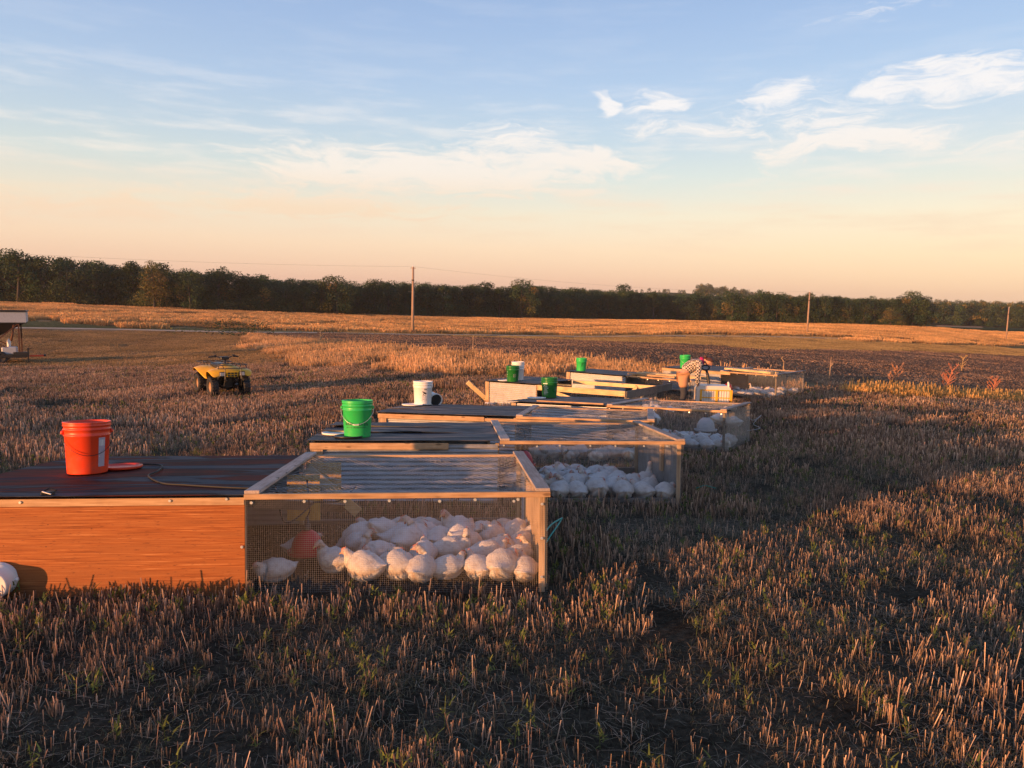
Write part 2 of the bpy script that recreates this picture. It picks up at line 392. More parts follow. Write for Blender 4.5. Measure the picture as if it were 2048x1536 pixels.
_S = np.linalg.solve(_A, np.concatenate([ctl[:, 2]+EYE, np.zeros(3)]))
def fbm(x, y, s, o=3):
    """cheap vectorised value noise"""
    out = 0; a = 1; tot = 0
    for i in range(o):
        xs, ys = x*s, y*s; xi = np.floor(xs).astype(np.int64); yi = np.floor(ys).astype(np.int64); fx = xs-xi; fy = ys-yi
        fx = fx*fx*(3-2*fx); fy = fy*fy*(3-2*fy)
        def hsh(i_, j_):
            n = (i_*374761393 + j_*668265263 + i*1442695) & 0xffffffff; n = ((n ^ (n >> 13))*1274126177) & 0xffffffff
            return ((n ^ (n >> 16)) & 0xffff)/65535.
        v = (hsh(xi, yi)*(1-fx)+hsh(xi+1, yi)*fx)*(1-fy) + (hsh(xi, yi+1)*(1-fx)+hsh(xi+1, yi+1)*fx)*fy
        out = out + v*a; tot += a; a *= .5; s *= 2.1
    return out/tot

def sstep(a, b, x): t = np.clip((x-a)/(b-a), 0, 1); return t*t*(3-2*t)
def H(x, y):
    x = np.asarray(x, float); y = np.asarray(y, float); shp = x.shape; x = x.ravel(); y = y.ravel(); out = np.empty(len(x))
    for i in range(0, len(x), 40000):
        xs, ys = x[i:i+40000], y[i:i+40000]; r = np.hypot(xs, ys); f = np.minimum(1, 290/np.maximum(r, 1e-6))
        wp = warpc(xs*f, ys*f); d = ((wp[:, None, :]-_W)**2).sum(-1)
        near = tps(d)@_S[:_n]+_S[_n]+wp@_S[_n+1:]
        azz = np.arctan2(xs, ys)
        hill = 17*np.exp(-((azz-.20)/.16)**2) + 7*sstep(.3, .5, azz) + 6*sstep(0, -.2, azz)
        far = -7+EYE + hill*sstep(430, 800, r) + 2.0*np.sin(azz*9)*sstep(500, 900, r)
        near = near + (fbm(xs, ys, .55, 2)-.5)*.105*(1-sstep(26, 45, r))
        out[i:i+40000] = near*(1-sstep(240, 330, r)) + far*sstep(240, 330, r)
    return out.reshape(shp)
def h1(x, y): return float(H(np.array([x]), np.array([y]))[0])

# field boundaries as distance against bearing
def line(pts):
    p = sorted((math.atan2(x, y), math.hypot(x, y)) for x, y in pts); a = np.array([q[0] for q in p]); r = np.array([q[1] for q in p])
    return lambda az: np.interp(az, a, r)
r_rough = line([(-35.0, 40.0), (-25.4,37.5),(-19.85,36.4),(-12.3,34.1),(-7.86,31.75),(-5.17,29.55),(-2.29,27.9),(1.2,27.5),(5,25.5),(9,22.5),(11.5,23.2),(17,26.0)])
r_near = line([(-60, 74), (-49.9,73.5),(-40,78),(-27.85,80.5),(-13.87,56),(-6.3,42.4),(-.6,36.25),(1.7,34.2),(6.1,30.3),(10.6,26),(11.8,24.6),(19.5,28.7)])
r_far = line([(-49.9,74),(-28.,82),(-12.0,90.),(-2,92),(6,92),(21.3,86.5),(23.5,75),(40,90),(85.8,127.5)])
r_road = line([(-70,66),(-49.96,74),(-40.6,79.5),(-28.6,82.5),(-12.25,93),(13.2,116),(36.1,127),(60,142),(86,155),(129.2,192.5),(160,215)])
r_edge = line([(-190, 60), (-150,120), (-101.4,150.5),(-77,155),(-56.2,162.5),(-38.7,180.5),(-3.7,205.5),(43.4,242.5),(69.3,250),(71.5,212),(94.2,213.5),(119.4,216),(161.1,242.5),(200,270)])

Z_STUB, Z_MOWN, Z_GOLD, Z_TILL, Z_STRIP, Z_ROAD, Z_VERGE, Z_CROP, Z_WOOD = range(9)
def zones(x, y):
    az = np.arctan2(x, y); r = np.hypot(x, y); jit = (fbm(x, y, .25)-.5)*2
    z = np.full(x.shape, Z_STUB)
    rr, rn, rf, rd, re = r_rough(az), r_near(az), r_far(az), r_road(az), r_edge(az)
    z[(r > rr+jit*1.0)] = Z_MOWN
    gold = (r > np.maximum(rr, rn-11-20*sstep(-.12, -.3, az))+jit*1.5) & (az > -.42) & (az < .335)
    z[gold] = Z_GOLD
    z[r > rn+jit*.8] = Z_TILL
    z[(r > rf) & (r > rn)] = Z_STRIP
    z[(az < -.33) & (r > rr+jit) & (r < rd)] = Z_MOWN
    z[(r > rd-2.0)] = Z_ROAD
    z[(r > rd+2.4)] = Z_VERGE
    vw = 4+10*sstep(-.45, -.55, az)
    z[(r > rd+2.4+vw+jit)] = Z_CROP
    z[(r > re-1.5)] = Z_WOOD
    z[(az > .42) & (np.abs(r-(rd)) > 4) & (r < rd+8) & (r > rd-12)] = Z_CROP
    return z
def terraces(x, y):
    """greener contour strips through the standing crop"""
    az = np.arctan2(x, y); r = np.hypot(x, y); rd, re = r_road(az), r_edge(az); t = (r-rd)/np.maximum(re-rd, 1)
    c1 = .52+.36*sstep(-.55, -.2, az); s1 = np.exp(-((t-c1)/.045)**2)*(az < -.18)
    c2 = .15+.5*sstep(-.34, -.10, az); s2 = np.exp(-((t-c2)/.05)**2)*(az > -.50)*(az < -.08)
    c3 = .12+.5*sstep(-.06, .26, az); s3 = np.exp(-((t-c3)/.05)**2)*(az > -.06)*(az < .30)
    return np.clip(s1+s2+s3, 0, 1)*(t > 0)

azs = np.concatenate([np.radians(np.arange(-180, -44, 4.)), np.radians(np.arange(-44, 44, .17)), np.radians(np.arange(44, 180, 4.))])
rs = np.concatenate([[.4], np.exp(np.linspace(np.log(1.0), np.log(330), 260)), np.exp(np.linspace(np.log(340), np.log(6000), 60))])
AZ, RR = np.meshgrid(azs, rs); X, Y = RR*np.sin(AZ), RR*np.cos(AZ)
Zg = H(X, Y); Zg += (fbm(X, Y, .8, 2)-.5)*.04*(RR < 60)
zz = zones(X, Y)
cols = {Z_STUB: (.075, .062, .044), Z_MOWN: (.24, .16, .085), Z_GOLD: (.27, .165, .085), Z_TILL: (.19, .105, .052), Z_STRIP: (.17, .14, .065), Z_ROAD: (.40, .28, .16),
        Z_VERGE: (.15, .14, .065), Z_CROP: (.40, .24, .11), Z_WOOD: (.05, .045, .025)}
GC = np.zeros(X.shape+(3,))
for kz, c in cols.items(): GC[zz == kz] = c
nn = fbm(X, Y, .12, 4); GC *= (.7+.6*nn)[..., None]
# furrow bands along the tilled strip
band = fbm(AZ*9, np.log(RR)*26, 1.0, 3); tl = (zz == Z_TILL); GC[tl] = GC[tl]*(.55+1.1*band[tl])[..., None] + np.array([.05, .022, .008])*sstep(.5, .75, band[tl])[..., None]
ts = terraces(X, Y)*(zz == Z_CROP); GC = GC*(1-.6*ts[..., None]) + np.array([.07, .075, .04])*ts[..., None]*.6
# distant country: pasture, stubble and wood lots
far = RR > 300; patch = fbm(X, Y, .006, 3)
fc = np.where((patch > .52)[..., None]&(RR > 430)[..., None], np.array([.20, .10, .05]), np.array([.07, .075, .03])); fc = np.where(((RR > 385) & (RR < 415) & (AZ > .505) & (AZ < .55))[..., None], np.array([.42, .28, .15]), fc)
GC[far] = fc[far]
nA, nR = len(azs), len(rs); idx = np.arange(nA*nR).reshape(nR, nA)
nxt = np.roll(idx, -1, axis=1)
F = np.stack([idx[:-1], nxt[:-1], nxt[1:], idx[1:]], -1).reshape(-1, 4)[:, ::-1]
V = np.stack([X, Y, Zg], -1).reshape(-1, 3)
V = np.concatenate([V, [[0, 0, h1(0, 0)]]]); Cc = np.concatenate([GC.reshape(-1, 3), [cols[Z_STUB]]])
Tc = np.stack([nxt[0], idx[0], np.full(nA, len(V)-1)], -1)
def f_ground(t, b):
    p = geopos(t); a = t.new('ShaderNodeAttribute', attribute_name='tint')
    n = t.noise(p, 2.2, 8, .65); n2 = t.noise(p, 28, 6, .7); n3 = t.noise(t.mapping(p, (.25, 1.2, 1), rot=(0, 0, .5)), 1.2, 5, .6)
    m = t.math('MULTIPLY', t.maprange(n, .3, .72, .6, 1.4), t.maprange(n2, .3, .7, .55, 1.45)); m = t.math('MULTIPLY', m, t.maprange(n3, .35, .65, .85, 1.15))
    s = t.new('ShaderNodeVectorMath', operation='SCALE'); t.link(a.outputs['Color'], s.inputs[0]); t.link(m, s.inputs['Scale'])
    t.link(s.outputs[0], b.inputs['Base Color']); bump(t, b, n2, .9, .04)
M['ground'] = mat('soil_and_stubble', rough=.95, fn=f_ground, spec=.0)
gme = npmesh('ground', V, [F, Tc], Cc, M['ground'], True)
ground = bpy.data.objects.new('ground', gme); col.objects.link(ground)
tag(ground, 'brown stubble field, tilled strip and golden crop field sloping away to the trees', 'ground', kind='structure')

# the gravel road: its own sheet just above the ground
ra = np.linspace(-.62, .72, 260); roadV = []; 
for a_ in ra:
    rd = float(r_road(a_))
    for dr in (-1.0, -.3, .3, 1.0):
        x_, y_ = (rd+dr)*math.sin(a_), (rd+dr)*math.cos(a_); roadV.append((x_, y_))
rv = np.array(roadV); rz = H(rv[:, 0], rv[:, 1])+.05+np.tile([0, .06, .06, 0], len(ra))
ri = np.arange(len(rv)).reshape(-1, 4); rF = np.concatenate([np.stack([ri[:-1, j], ri[1:, j], ri[1:, j+1], ri[:-1, j+1]], -1) for j in range(3)])
def f_road(t, b):
    p = geopos(t); n = t.noise(p, .8, 6, .65)
    t.link(t.ramp(n, [(.3, (.40, .28, .17)), (.7, (.60, .44, .29))]), b.inputs['Base Color'])
M['road'] = mat('gravel', rough=.95, fn=f_road)
road = bpy.data.objects.new('gravel_road', npmesh('gravel_road', np.column_stack([rv, rz]), [rF[:, ::-1]], None, M['road'], True)); col.objects.link(road)
tag(road, 'pale gravel road between the mown ground and the golden field', 'road', kind='structure')

# ------------------------------------------------------------------ scattered growth (uncountable)
def ribbons(base, height, width, lean_dir, lean, yaw, seg, taper, c0, c1, droop=0.0):
    """n upright ribbons -> V,F,C. base (n,2); lean = horizontal tip offset"""
    n = len(base); t = np.linspace(0, 1, seg+1)
    ux, uy = np.cos(yaw), np.sin(yaw)
    Vs = []; Cs = []
    for k_ in t:
        hx = lean*(k_**1.7); z = height*(k_ - droop*k_**3)
        cx = base[:, 0]+np.cos(lean_dir)*hx; cy = base[:, 1]+np.sin(lean_dir)*hx
        w_ = width*(1-(1-taper)*k_)*.5
        Vs.append(np.stack([cx-ux*w_, cy-uy*w_, z], -1)); Vs.append(np.stack([cx+ux*w_, cy+uy*w_, z], -1))
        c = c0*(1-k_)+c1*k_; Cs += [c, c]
    V = np.stack(Vs, 1).reshape(-1, 3); C = np.stack(Cs, 1).reshape(-1, 3); m = 2*(seg+1)
    b = (np.arange(n)*m)[:, None]
    F = np.concatenate([b+np.array([[2*s, 2*s+1, 2*s+3, 2*s+2]]) for s in range(seg)])
    return V, F, C
def merge(parts):
    V, F, C = [], [], []; o = 0
    for v, f, c in parts: V.append(v); F.append(f+o); C.append(c); o += len(v)
    return np.concatenate(V), np.concatenate(F), np.concatenate(C)
def pal(n, cs, var=.25):
    cs = np.array(cs); c = cs[rng.integers(0, len(cs), n)]; return c*(1+rng.uniform(-var, var, (n, 1)))
STRAW = [(.47, .32, .21), (.55, .39, .27), (.29, .19, .125), (.47, .30, .22), (.63, .47, .35), (.20, .14, .095)]
DRYB = [(.28, .23, .16), (.20, .17, .12), (.34, .27, .18)]
GREEN = [(.12, .135, .075), (.15, .155, .09), (.09, .105, .06)]
WEED = [(.13, .16, .035), (.17, .19, .04), (.10, .13, .03)]
def tuft_mesh(name, size, n_stalk, n_blade, n_litter, n_weed, hs=(.05, .11), hb=(.05, .13), ws=.0045, wb=.004, clump=1., straw=STRAW, green=GREEN, clumps=None):
    parts = []
    def where(n, spread=.03):
        k_ = clumps or max(3, int(size*size*38)); ctr = rng.uniform(-size/2, size/2, (k_, 2)); p = ctr[rng.integers(0, k_, n)]+rng.normal(0, spread*clump, (n, 2))
        q = rng.uniform(-size/2, size/2, (n, 2)); return np.where(rng.random((n, 1)) < .62, p, q)
    if n_stalk:
        h = rng.uniform(*hs, n_stalk)*np.where(rng.random(n_stalk) < .06, 1.7, 1); yaw = rng.uniform(0, math.pi, n_stalk); b = where(n_stalk, .02); c = pal(n_stalk, straw, .3)
        ld = rng.uniform(0, 6.3, n_stalk); le = h*rng.uniform(0, .35, n_stalk); w_ = ws*rng.uniform(.7, 1.6, n_stalk)
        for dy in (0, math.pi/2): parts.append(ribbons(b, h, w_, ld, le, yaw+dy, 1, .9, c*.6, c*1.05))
    if n_blade:
        h = rng.uniform(*hb, n_blade); ld = rng.uniform(0, 6.3, n_blade); c = np.where(rng.random((n_blade, 1)) < .5, pal(n_blade, green), pal(n_blade, DRYB))
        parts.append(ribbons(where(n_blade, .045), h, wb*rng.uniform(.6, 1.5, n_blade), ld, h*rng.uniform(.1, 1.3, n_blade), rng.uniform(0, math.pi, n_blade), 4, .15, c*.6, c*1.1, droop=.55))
    if n_litter:
        h = rng.uniform(.004, .03, n_litter); ld = rng.uniform(0, 6.3, n_litter)
        c = pal(n_litter, DRYB+STRAW[:2]); parts.append(ribbons(rng.uniform(-size/2, size/2, (n_litter, 2)), h, np.full(n_litter, wb*1.1), ld, rng.uniform(.04, .13, n_litter), ld+math.pi/2+rng.normal(0, .3, n_litter), 2, .6, c, c, droop=.3))
    if n_weed:
        ctr = rng.uniform(-size/2, size/2, (n_weed, 2)); per = 12; n = n_weed*per
        b = np.repeat(ctr, per, 0)+rng.normal(0, .012, (n, 2)); h = rng.uniform(.03, .12, n); ld = rng.uniform(0, 6.3, n); c = pal(n, WEED)
        v, f, cc = ribbons(b, h*.25, np.full(n, wb*3.2), ld, rng.uniform(.012, .04, n), ld+math.pi/2, 2, .35, c, c*1.1); v[:, 2] += np.repeat(h, 6)*.8; parts.append((v, f, cc))
        parts.append(ribbons(ctr, np.full(n_weed, .12), np.full(n_weed, wb), rng.uniform(0, 6, n_weed), np.full(n_weed, .015), rng.uniform(0, 3, n_weed), 2, .5, pal(n_weed, WEED), pal(n_weed, WEED)))
    V, F, C = merge(parts); V[:, 2] -= .006
    return bpy.data.objects.new(name, npmesh(name, V, [F], np.clip(C, .004, .9), M['grass']))
def normals(x, y):
    e = .6; zx = (H(x+e, y)-H(x-e, y))/(2*e); zy = (H(x, y+e)-H(x, y-e))/(2*e); return zx, zy
def scatter(name, pts, sources, scl=(.85, 1.15), idx=None, label=None, cat='grass', tilt=True, z=None, yaw=None):
    pts = np.asarray(pts, float); n = len(pts)
    cname = name + '_sources'; c = bpy.data.collections.new(cname)
    for s in sources: c.objects.link(s)
    zz_ = H(pts[:, 0], pts[:, 1]) if z is None else z
    me = bpy.data.meshes.new(name); me.vertices.add(n); me.vertices.foreach_set('co', np.column_stack([pts, zz_]).astype(np.float32).ravel())
    yaw = rng.uniform(0, 2*math.pi, n) if yaw is None else yaw
    if tilt:
        zx, zy = normals(pts[:, 0], pts[:, 1]); rot = np.zeros((n, 3))
        for i in range(n):
            q = Vector((-zx[i], -zy[i], 1)).to_track_quat('Z', 'Y') ; nz = Vector((-zx[i], -zy[i], 1)).normalized()
            q = Vector((0, 0, 1)).rotation_difference(nz) @ Quaternion((0, 0, 1), yaw[i]); rot[i] = q.to_euler()
    else: rot = np.column_stack([np.zeros(n), np.zeros(n), yaw])
    a = me.attributes.new('rot', 'FLOAT_VECTOR', 'POINT'); a.data.foreach_set('vector', rot.astype(np.float32).ravel())
    sclv = rng.uniform(*scl, n) if isinstance(scl, tuple) else np.asarray(scl)
    a = me.attributes.new('scl', 'FLOAT', 'POINT'); a.data.foreach_set('value', sclv.astype(np.float32))
    if idx is None: idx = rng.integers(0, len(sources), n)
    a = me.attributes.new('pick', 'INT', 'POINT'); a.data.foreach_set('value', np.asarray(idx, np.int32))
    o = bpy.data.objects.new(name, me); col.objects.link(o); tag(o, label, cat, kind='stuff')
    g = bpy.data.node_groups.new(name+'_nodes', 'GeometryNodeTree')
    g.interface.new_socket('Geometry', in_out='INPUT', socket_type='NodeSocketGeometry'); g.interface.new_socket('Geometry', in_out='OUTPUT', socket_type='NodeSocketGeometry')
    gi = g.nodes.new('NodeGroupInput'); go = g.nodes.new('NodeGroupOutput'); ip = g.nodes.new('GeometryNodeInstanceOnPoints'); ci = g.nodes.new('GeometryNodeCollectionInfo')
    ci.inputs['Collection'].default_value = c; ci.inputs['Separate Children'].default_value = True; ci.inputs['Reset Children'].default_value = True
    def na(nm, dt): q = g.nodes.new('GeometryNodeInputNamedAttribute'); q.data_type = dt; q.inputs['Name'].default_value = nm; return q.outputs['Attribute']
    g.links.new(gi.outputs[0], ip.inputs['Points']); g.links.new(ci.outputs[0], ip.inputs['Instance']); ip.inputs['Pick Instance'].default_value = True
    g.links.new(na('pick', 'INT'), ip.inputs['Instance Index']); g.links.new(na('rot', 'FLOAT_VECTOR'), ip.inputs['Rotation']); g.links.new(na('scl', 'FLOAT'), ip.inputs['Scale'])
    g.links.new(ip.outputs[0], go.inputs[0])
    md = o.modifiers.new('scatter', 'NODES'); md.node_group = g
    return o
def jgrid(x0, x1, y0, y1, step, jit=.35):
    xs, ys = np.meshgrid(np.arange(x0, x1, step), np.arange(y0, y1, step)); p = np.stack([xs.ravel(), ys.ravel()], -1)
    return p + rng.uniform(-jit, jit, p.shape)*step
def in_view(p, m=1.0, half=.70): az_ = np.arctan2(p[:, 0], p[:, 1]+m*1.6); return (np.abs(az_) < half) & (p[:, 1] > .3)
def pen_uv(p, k):
    x, y, z = PENS[k][:3]; Rm = pen_rot(k); d = np.column_stack([p-np.array([x, y]), np.zeros(len(p))]); Rn = np.array(Rm)
    return d@Rn[:, 0], d@Rn[:, 1]
def out_pens(p, m):
    ok = np.ones(len(p), bool)
    for k in PENS:
        L, D = PENS[k][6:8]; u, v = pen_uv(p, k); ok &= ~((u > -m) & (u < L+m) & (v > -m) & (v < D+m))
    return ok
# near stubble
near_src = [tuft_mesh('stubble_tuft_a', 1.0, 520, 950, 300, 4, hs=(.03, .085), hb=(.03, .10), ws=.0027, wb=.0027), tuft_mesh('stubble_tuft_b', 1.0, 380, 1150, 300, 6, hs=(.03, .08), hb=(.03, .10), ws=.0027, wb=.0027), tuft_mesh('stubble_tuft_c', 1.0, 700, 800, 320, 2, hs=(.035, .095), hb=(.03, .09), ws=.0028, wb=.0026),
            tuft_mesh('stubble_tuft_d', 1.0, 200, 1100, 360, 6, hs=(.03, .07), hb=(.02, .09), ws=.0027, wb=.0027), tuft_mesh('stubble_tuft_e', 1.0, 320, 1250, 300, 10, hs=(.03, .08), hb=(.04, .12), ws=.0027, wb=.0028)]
def pick(p, n):
    a = fbm(p[:, 0]+40, p[:, 1]+9, .55, 2); j = rng.random(len(p))*.35; return np.clip(((a-.25)/.5*.8+j)*n, 0, n-.01).astype(int)
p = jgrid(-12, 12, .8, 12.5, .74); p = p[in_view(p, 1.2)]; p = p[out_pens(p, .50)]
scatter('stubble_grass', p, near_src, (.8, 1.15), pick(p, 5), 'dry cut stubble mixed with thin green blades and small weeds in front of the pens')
# finer tufts to fill close to the pen walls, and a trampled sward inside them
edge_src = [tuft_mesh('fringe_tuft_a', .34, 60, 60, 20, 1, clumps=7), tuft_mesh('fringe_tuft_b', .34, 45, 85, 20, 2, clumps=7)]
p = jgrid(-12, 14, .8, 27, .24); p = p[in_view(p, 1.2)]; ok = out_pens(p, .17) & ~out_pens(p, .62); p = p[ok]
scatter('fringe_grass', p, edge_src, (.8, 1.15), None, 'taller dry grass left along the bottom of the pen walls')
in_src = [tuft_mesh('trampled_tuft_a', .36, 20, 34, 40, 0, hs=(.015, .04), hb=(.02, .05), clumps=8), tuft_mesh('trampled_tuft_b', .36, 10, 45, 40, 0, hs=(.015, .04), hb=(.02, .05), clumps=8)]
p = jgrid(-8, 12, 3, 27, .3); ok = ~out_pens(p, -.15); p = p[ok]
scatter('trampled_grass', p, in_src, (.8, 1.1), None, 'short trampled grass under the flock inside the pens')
# middle stubble
mid_src = [tuft_mesh('rough_tuft_a', 2.0, 900, 520, 200, 5, hs=(.06, .14), hb=(.06, .13), ws=.009, wb=.008, clump=2), tuft_mesh('rough_tuft_b', 2.0, 700, 700, 200, 8, hs=(.06, .12), hb=(.06, .13), ws=.009, wb=.008, clump=2),
           tuft_mesh('rough_tuft_c', 2.0, 1100, 350, 200, 3, hs=(.07, .16), ws=.009, wb=.008, clump=2), tuft_mesh('rough_tuft_d', 2.0, 450, 800, 260, 10, hs=(.05, .10), ws=.009, wb=.008, clump=2)]
p = jgrid(-38, 34, 10, 44, 1.45); p = p[in_view(p, 1.5)]; zc = zones(p[:, 0], p[:, 1]); p = p[(zc == Z_STUB) & (np.hypot(p[:, 0], p[:, 1]) > 11.8) & out_pens(p, 1.0)]
scatter('rough_stubble', p, mid_src, (.8, 1.1), pick(p, 4), 'rough brown stubble around and behind the pens')
p = jgrid(-10, 14, 8, 27, .62); p = p[in_view(p, 1.5)]; p = p[(np.hypot(p[:, 0], p[:, 1]) > 10) & out_pens(p, .45) & ~out_pens(p, 1.25)]
near2 = [tuft_mesh('middle_tuft_a', .8, 200, 120, 50, 2, ws=.008, wb=.007), tuft_mesh('middle_tuft_b', .8, 150, 170, 50, 2, ws=.008, wb=.007)]
scatter('stubble_between_pens', p, near2, (.8, 1.1), None, 'brown stubble in the gaps between the pens')
# mown field on the left
mown_src = [tuft_mesh('mown_tuft_a', 4.0, 1500, 900, 0, 0, hs=(.03, .08), hb=(.03, .07), ws=.02, wb=.02, clump=5, straw=[(.44, .30, .16), (.38, .27, .13), (.50, .33, .19)], green=[(.20, .18, .08), (.25, .21, .10)]),
            tuft_mesh('mown_tuft_b', 4.0, 1300, 1100, 0, 0, hs=(.03, .07), hb=(.03, .08), ws=.02, wb=.02, clump=5, straw=[(.42, .28, .14), (.36, .25, .12)], green=[(.19, .18, .08), (.22, .19, .09)])]
p = jgrid(-75, 20, 26, 96, 2.9); p = p[in_view(p, 3, .74)]; zc = zones(p[:, 0], p[:, 1]); p = p[zc == Z_MOWN]
scatter('mown_grass', p, mown_src, (.85, 1.1), None, 'short mown brown grass on the left beyond the rough stubble')
# longer golden grass
gold_src = [tuft_mesh('gold_tuft_a', 2.0, 900, 300, 0, 0, hs=(.12, .32), ws=.016, wb=.016, clump=3, straw=[(.66, .42, .21), (.58, .37, .19), (.72, .48, .27)]),
            tuft_mesh('gold_tuft_b', 2.0, 700, 400, 0, 0, hs=(.10, .26), ws=.016, wb=.016, clump=3, straw=[(.56, .36, .20), (.62, .40, .21)])]
p = jgrid(-45, 32, 20, 92, 1.6); p = p[in_view(p, 3, .74)]; zc = zones(p[:, 0], p[:, 1]); p = p[zc == Z_GOLD]
scatter('golden_grass', p, gold_src, (.75, 1.1), None, 'longer golden grass along the edge of the tilled strip')
# ragged tuft row at the field edge on the right
row = []
for t_ in np.linspace(0, 1, 170):
    x_ = 9.9+(19.8-9.9)*t_; y_ = 21.6+(28.4-21.6)*t_
    if fbm(np.array([t_*14]), np.array([3.3]), 1., 2)[0] < .36: continue
    row.append((x_+random.gauss(0, .2), y_+random.gauss(0, .22)))
row_src = [tuft_mesh('row_tuft_a', .6, 230, 90, 0, 0, hs=(.10, .27), hb=(.10, .22), ws=.013, wb=.012, clump=2, straw=[(.72, .45, .16), (.64, .39, .14), (.78, .52, .22)], clumps=6)]
scatter('uncut_grass_row', np.array(row), row_src, (.7, 1.15), None, 'ragged row of tall uncut golden grass at the field edge')
# tilled strip: clods and residue
def clod_mesh(name, size, n, res=1.5):
    c = rng.uniform(-size/2, size/2, (n, 2)); s = rng.uniform(.04, .13, n)*rng.choice([1, 1, 1.6], n); a = rng.uniform(0, 6.3, n); V = []; 
    for j in range(4): V.append(np.stack([c[:, 0]+np.cos(a+j*1.57)*s*1.4, c[:, 1]+np.sin(a+j*1.57)*s*1.2, np.full(n, -.02)], -1))
    V.append(np.stack([c[:, 0]+rng.normal(0, .02, n), c[:, 1]+rng.normal(0, .02, n), s*.8], -1)); V = np.stack(V, 1).reshape(-1, 3)
    b = (np.arange(n)*5)[:, None]; T = np.concatenate([b+np.array([[j, (j+1) % 4, 4]]) for j in range(4)])
    C = np.repeat(pal(n, [(.26, .14, .065), (.33, .175, .08), (.18, .10, .05)], .35), 5, 0)
    m = int(n*res); hh = rng.uniform(.03, .14, m); ld = rng.uniform(0, 6.3, m); c2 = pal(m, [(.55, .34, .20), (.45, .27, .16), (.34, .20, .12)])
    v2, f2, cc = ribbons(rng.uniform(-size/2, size/2, (m, 2)), hh, np.full(m, .03), ld, rng.uniform(.03, .16, m), ld+1.57, 1, .6, c2, c2)
    return bpy.data.objects.new(name, npmesh(name, np.concatenate([V, v2]), [T, f2+len(V)], np.concatenate([C, cc]), M['grass']))
till_src = [clod_mesh('clod_patch_a', 3.0, 330, .5), clod_mesh('clod_patch_b', 3.0, 480, 1.6), clod_mesh('clod_patch_c', 3.0, 420, 4.5)]
p = jgrid(-30, 95, 24, 130, 2.35); p = p[in_view(p, 3, .74)]; zc = zones(p[:, 0], p[:, 1]); p = p[zc == Z_TILL]
bd = fbm(np.arctan2(p[:, 0], p[:, 1])*3.5+5, np.log(np.hypot(p[:, 0], p[:, 1]))*15, 1., 2)
scatter('tilled_clods', p, till_src, (.8, 1.15), np.clip((bd-.32)*8.5+rng.uniform(-.4, .4, len(p)), 0, 2.99).astype(int), 'dark clods and straw residue of the tilled strip', 'soil')
strip_src = [tuft_mesh('strip_tuft_a', 4.0, 900, 900, 0, 0, hs=(.05, .12), hb=(.05, .12), ws=.035, wb=.035, clump=5, straw=[(.34, .26, .12), (.38, .27, .14)], green=[(.20, .19, .08), (.22, .20, .09)])]
p = jgrid(-20, 110, 50, 165, 3.4); p = p[in_view(p, 3, .74)]; zc = zones(p[:, 0], p[:, 1]); p = p[(zc == Z_STRIP) | (zc == Z_VERGE)]
scatter('roadside_grass', p, strip_src, (.8, 1.15), None, 'olive brown grass beside the gravel road')
# golden crop in rows
def crop_mesh(name, size, hmax):
    n = int(size*size*26); b = rng.uniform(-size/2, size/2, (n, 2)); b[:, 1] = np.round(b[:, 1]/.76)*.76+rng.normal(0, .07, n)
    h = rng.uniform(.45, 1, n)*hmax; c = pal(n, [(.78, .48, .20), (.72, .42, .18), (.82, .55, .26), (.66, .37, .16)], .2); ld = rng.uniform(0, 6.3, n); yw = rng.uniform(0, 3.14, n)
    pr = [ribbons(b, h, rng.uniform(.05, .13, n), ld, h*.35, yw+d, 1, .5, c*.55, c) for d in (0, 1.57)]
    V, F, C = merge(pr); return bpy.data.objects.new(name, npmesh(name, V, [F], C, M['grass']))
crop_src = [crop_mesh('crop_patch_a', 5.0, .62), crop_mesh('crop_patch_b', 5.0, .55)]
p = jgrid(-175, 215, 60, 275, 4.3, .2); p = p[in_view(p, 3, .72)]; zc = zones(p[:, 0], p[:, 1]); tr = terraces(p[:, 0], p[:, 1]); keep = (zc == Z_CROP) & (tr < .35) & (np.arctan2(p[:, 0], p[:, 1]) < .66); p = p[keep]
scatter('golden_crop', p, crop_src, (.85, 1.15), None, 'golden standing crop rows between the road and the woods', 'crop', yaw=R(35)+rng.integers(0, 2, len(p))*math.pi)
p = jgrid(-175, 215, 60, 275, 4.0, .3); p = p[in_view(p, 3, .72)]; zc = zones(p[:, 0], p[:, 1]); tr = terraces(p[:, 0], p[:, 1]); p = p[(zc == Z_CROP) & (tr >= .35)]
ter_src = [tuft_mesh('terrace_tuft_a', 4.5, 350, 700, 0, 0, hs=(.1, .3), hb=(.1, .3), ws=.06, wb=.06, clump=5, straw=[(.34, .20, .09)], green=[(.09, .09, .04), (.12, .11, .05)])]
scatter('terrace_grass', p, ter_src, (.8, 1.15), None, 'greener grass on the terrace strips across the golden field')
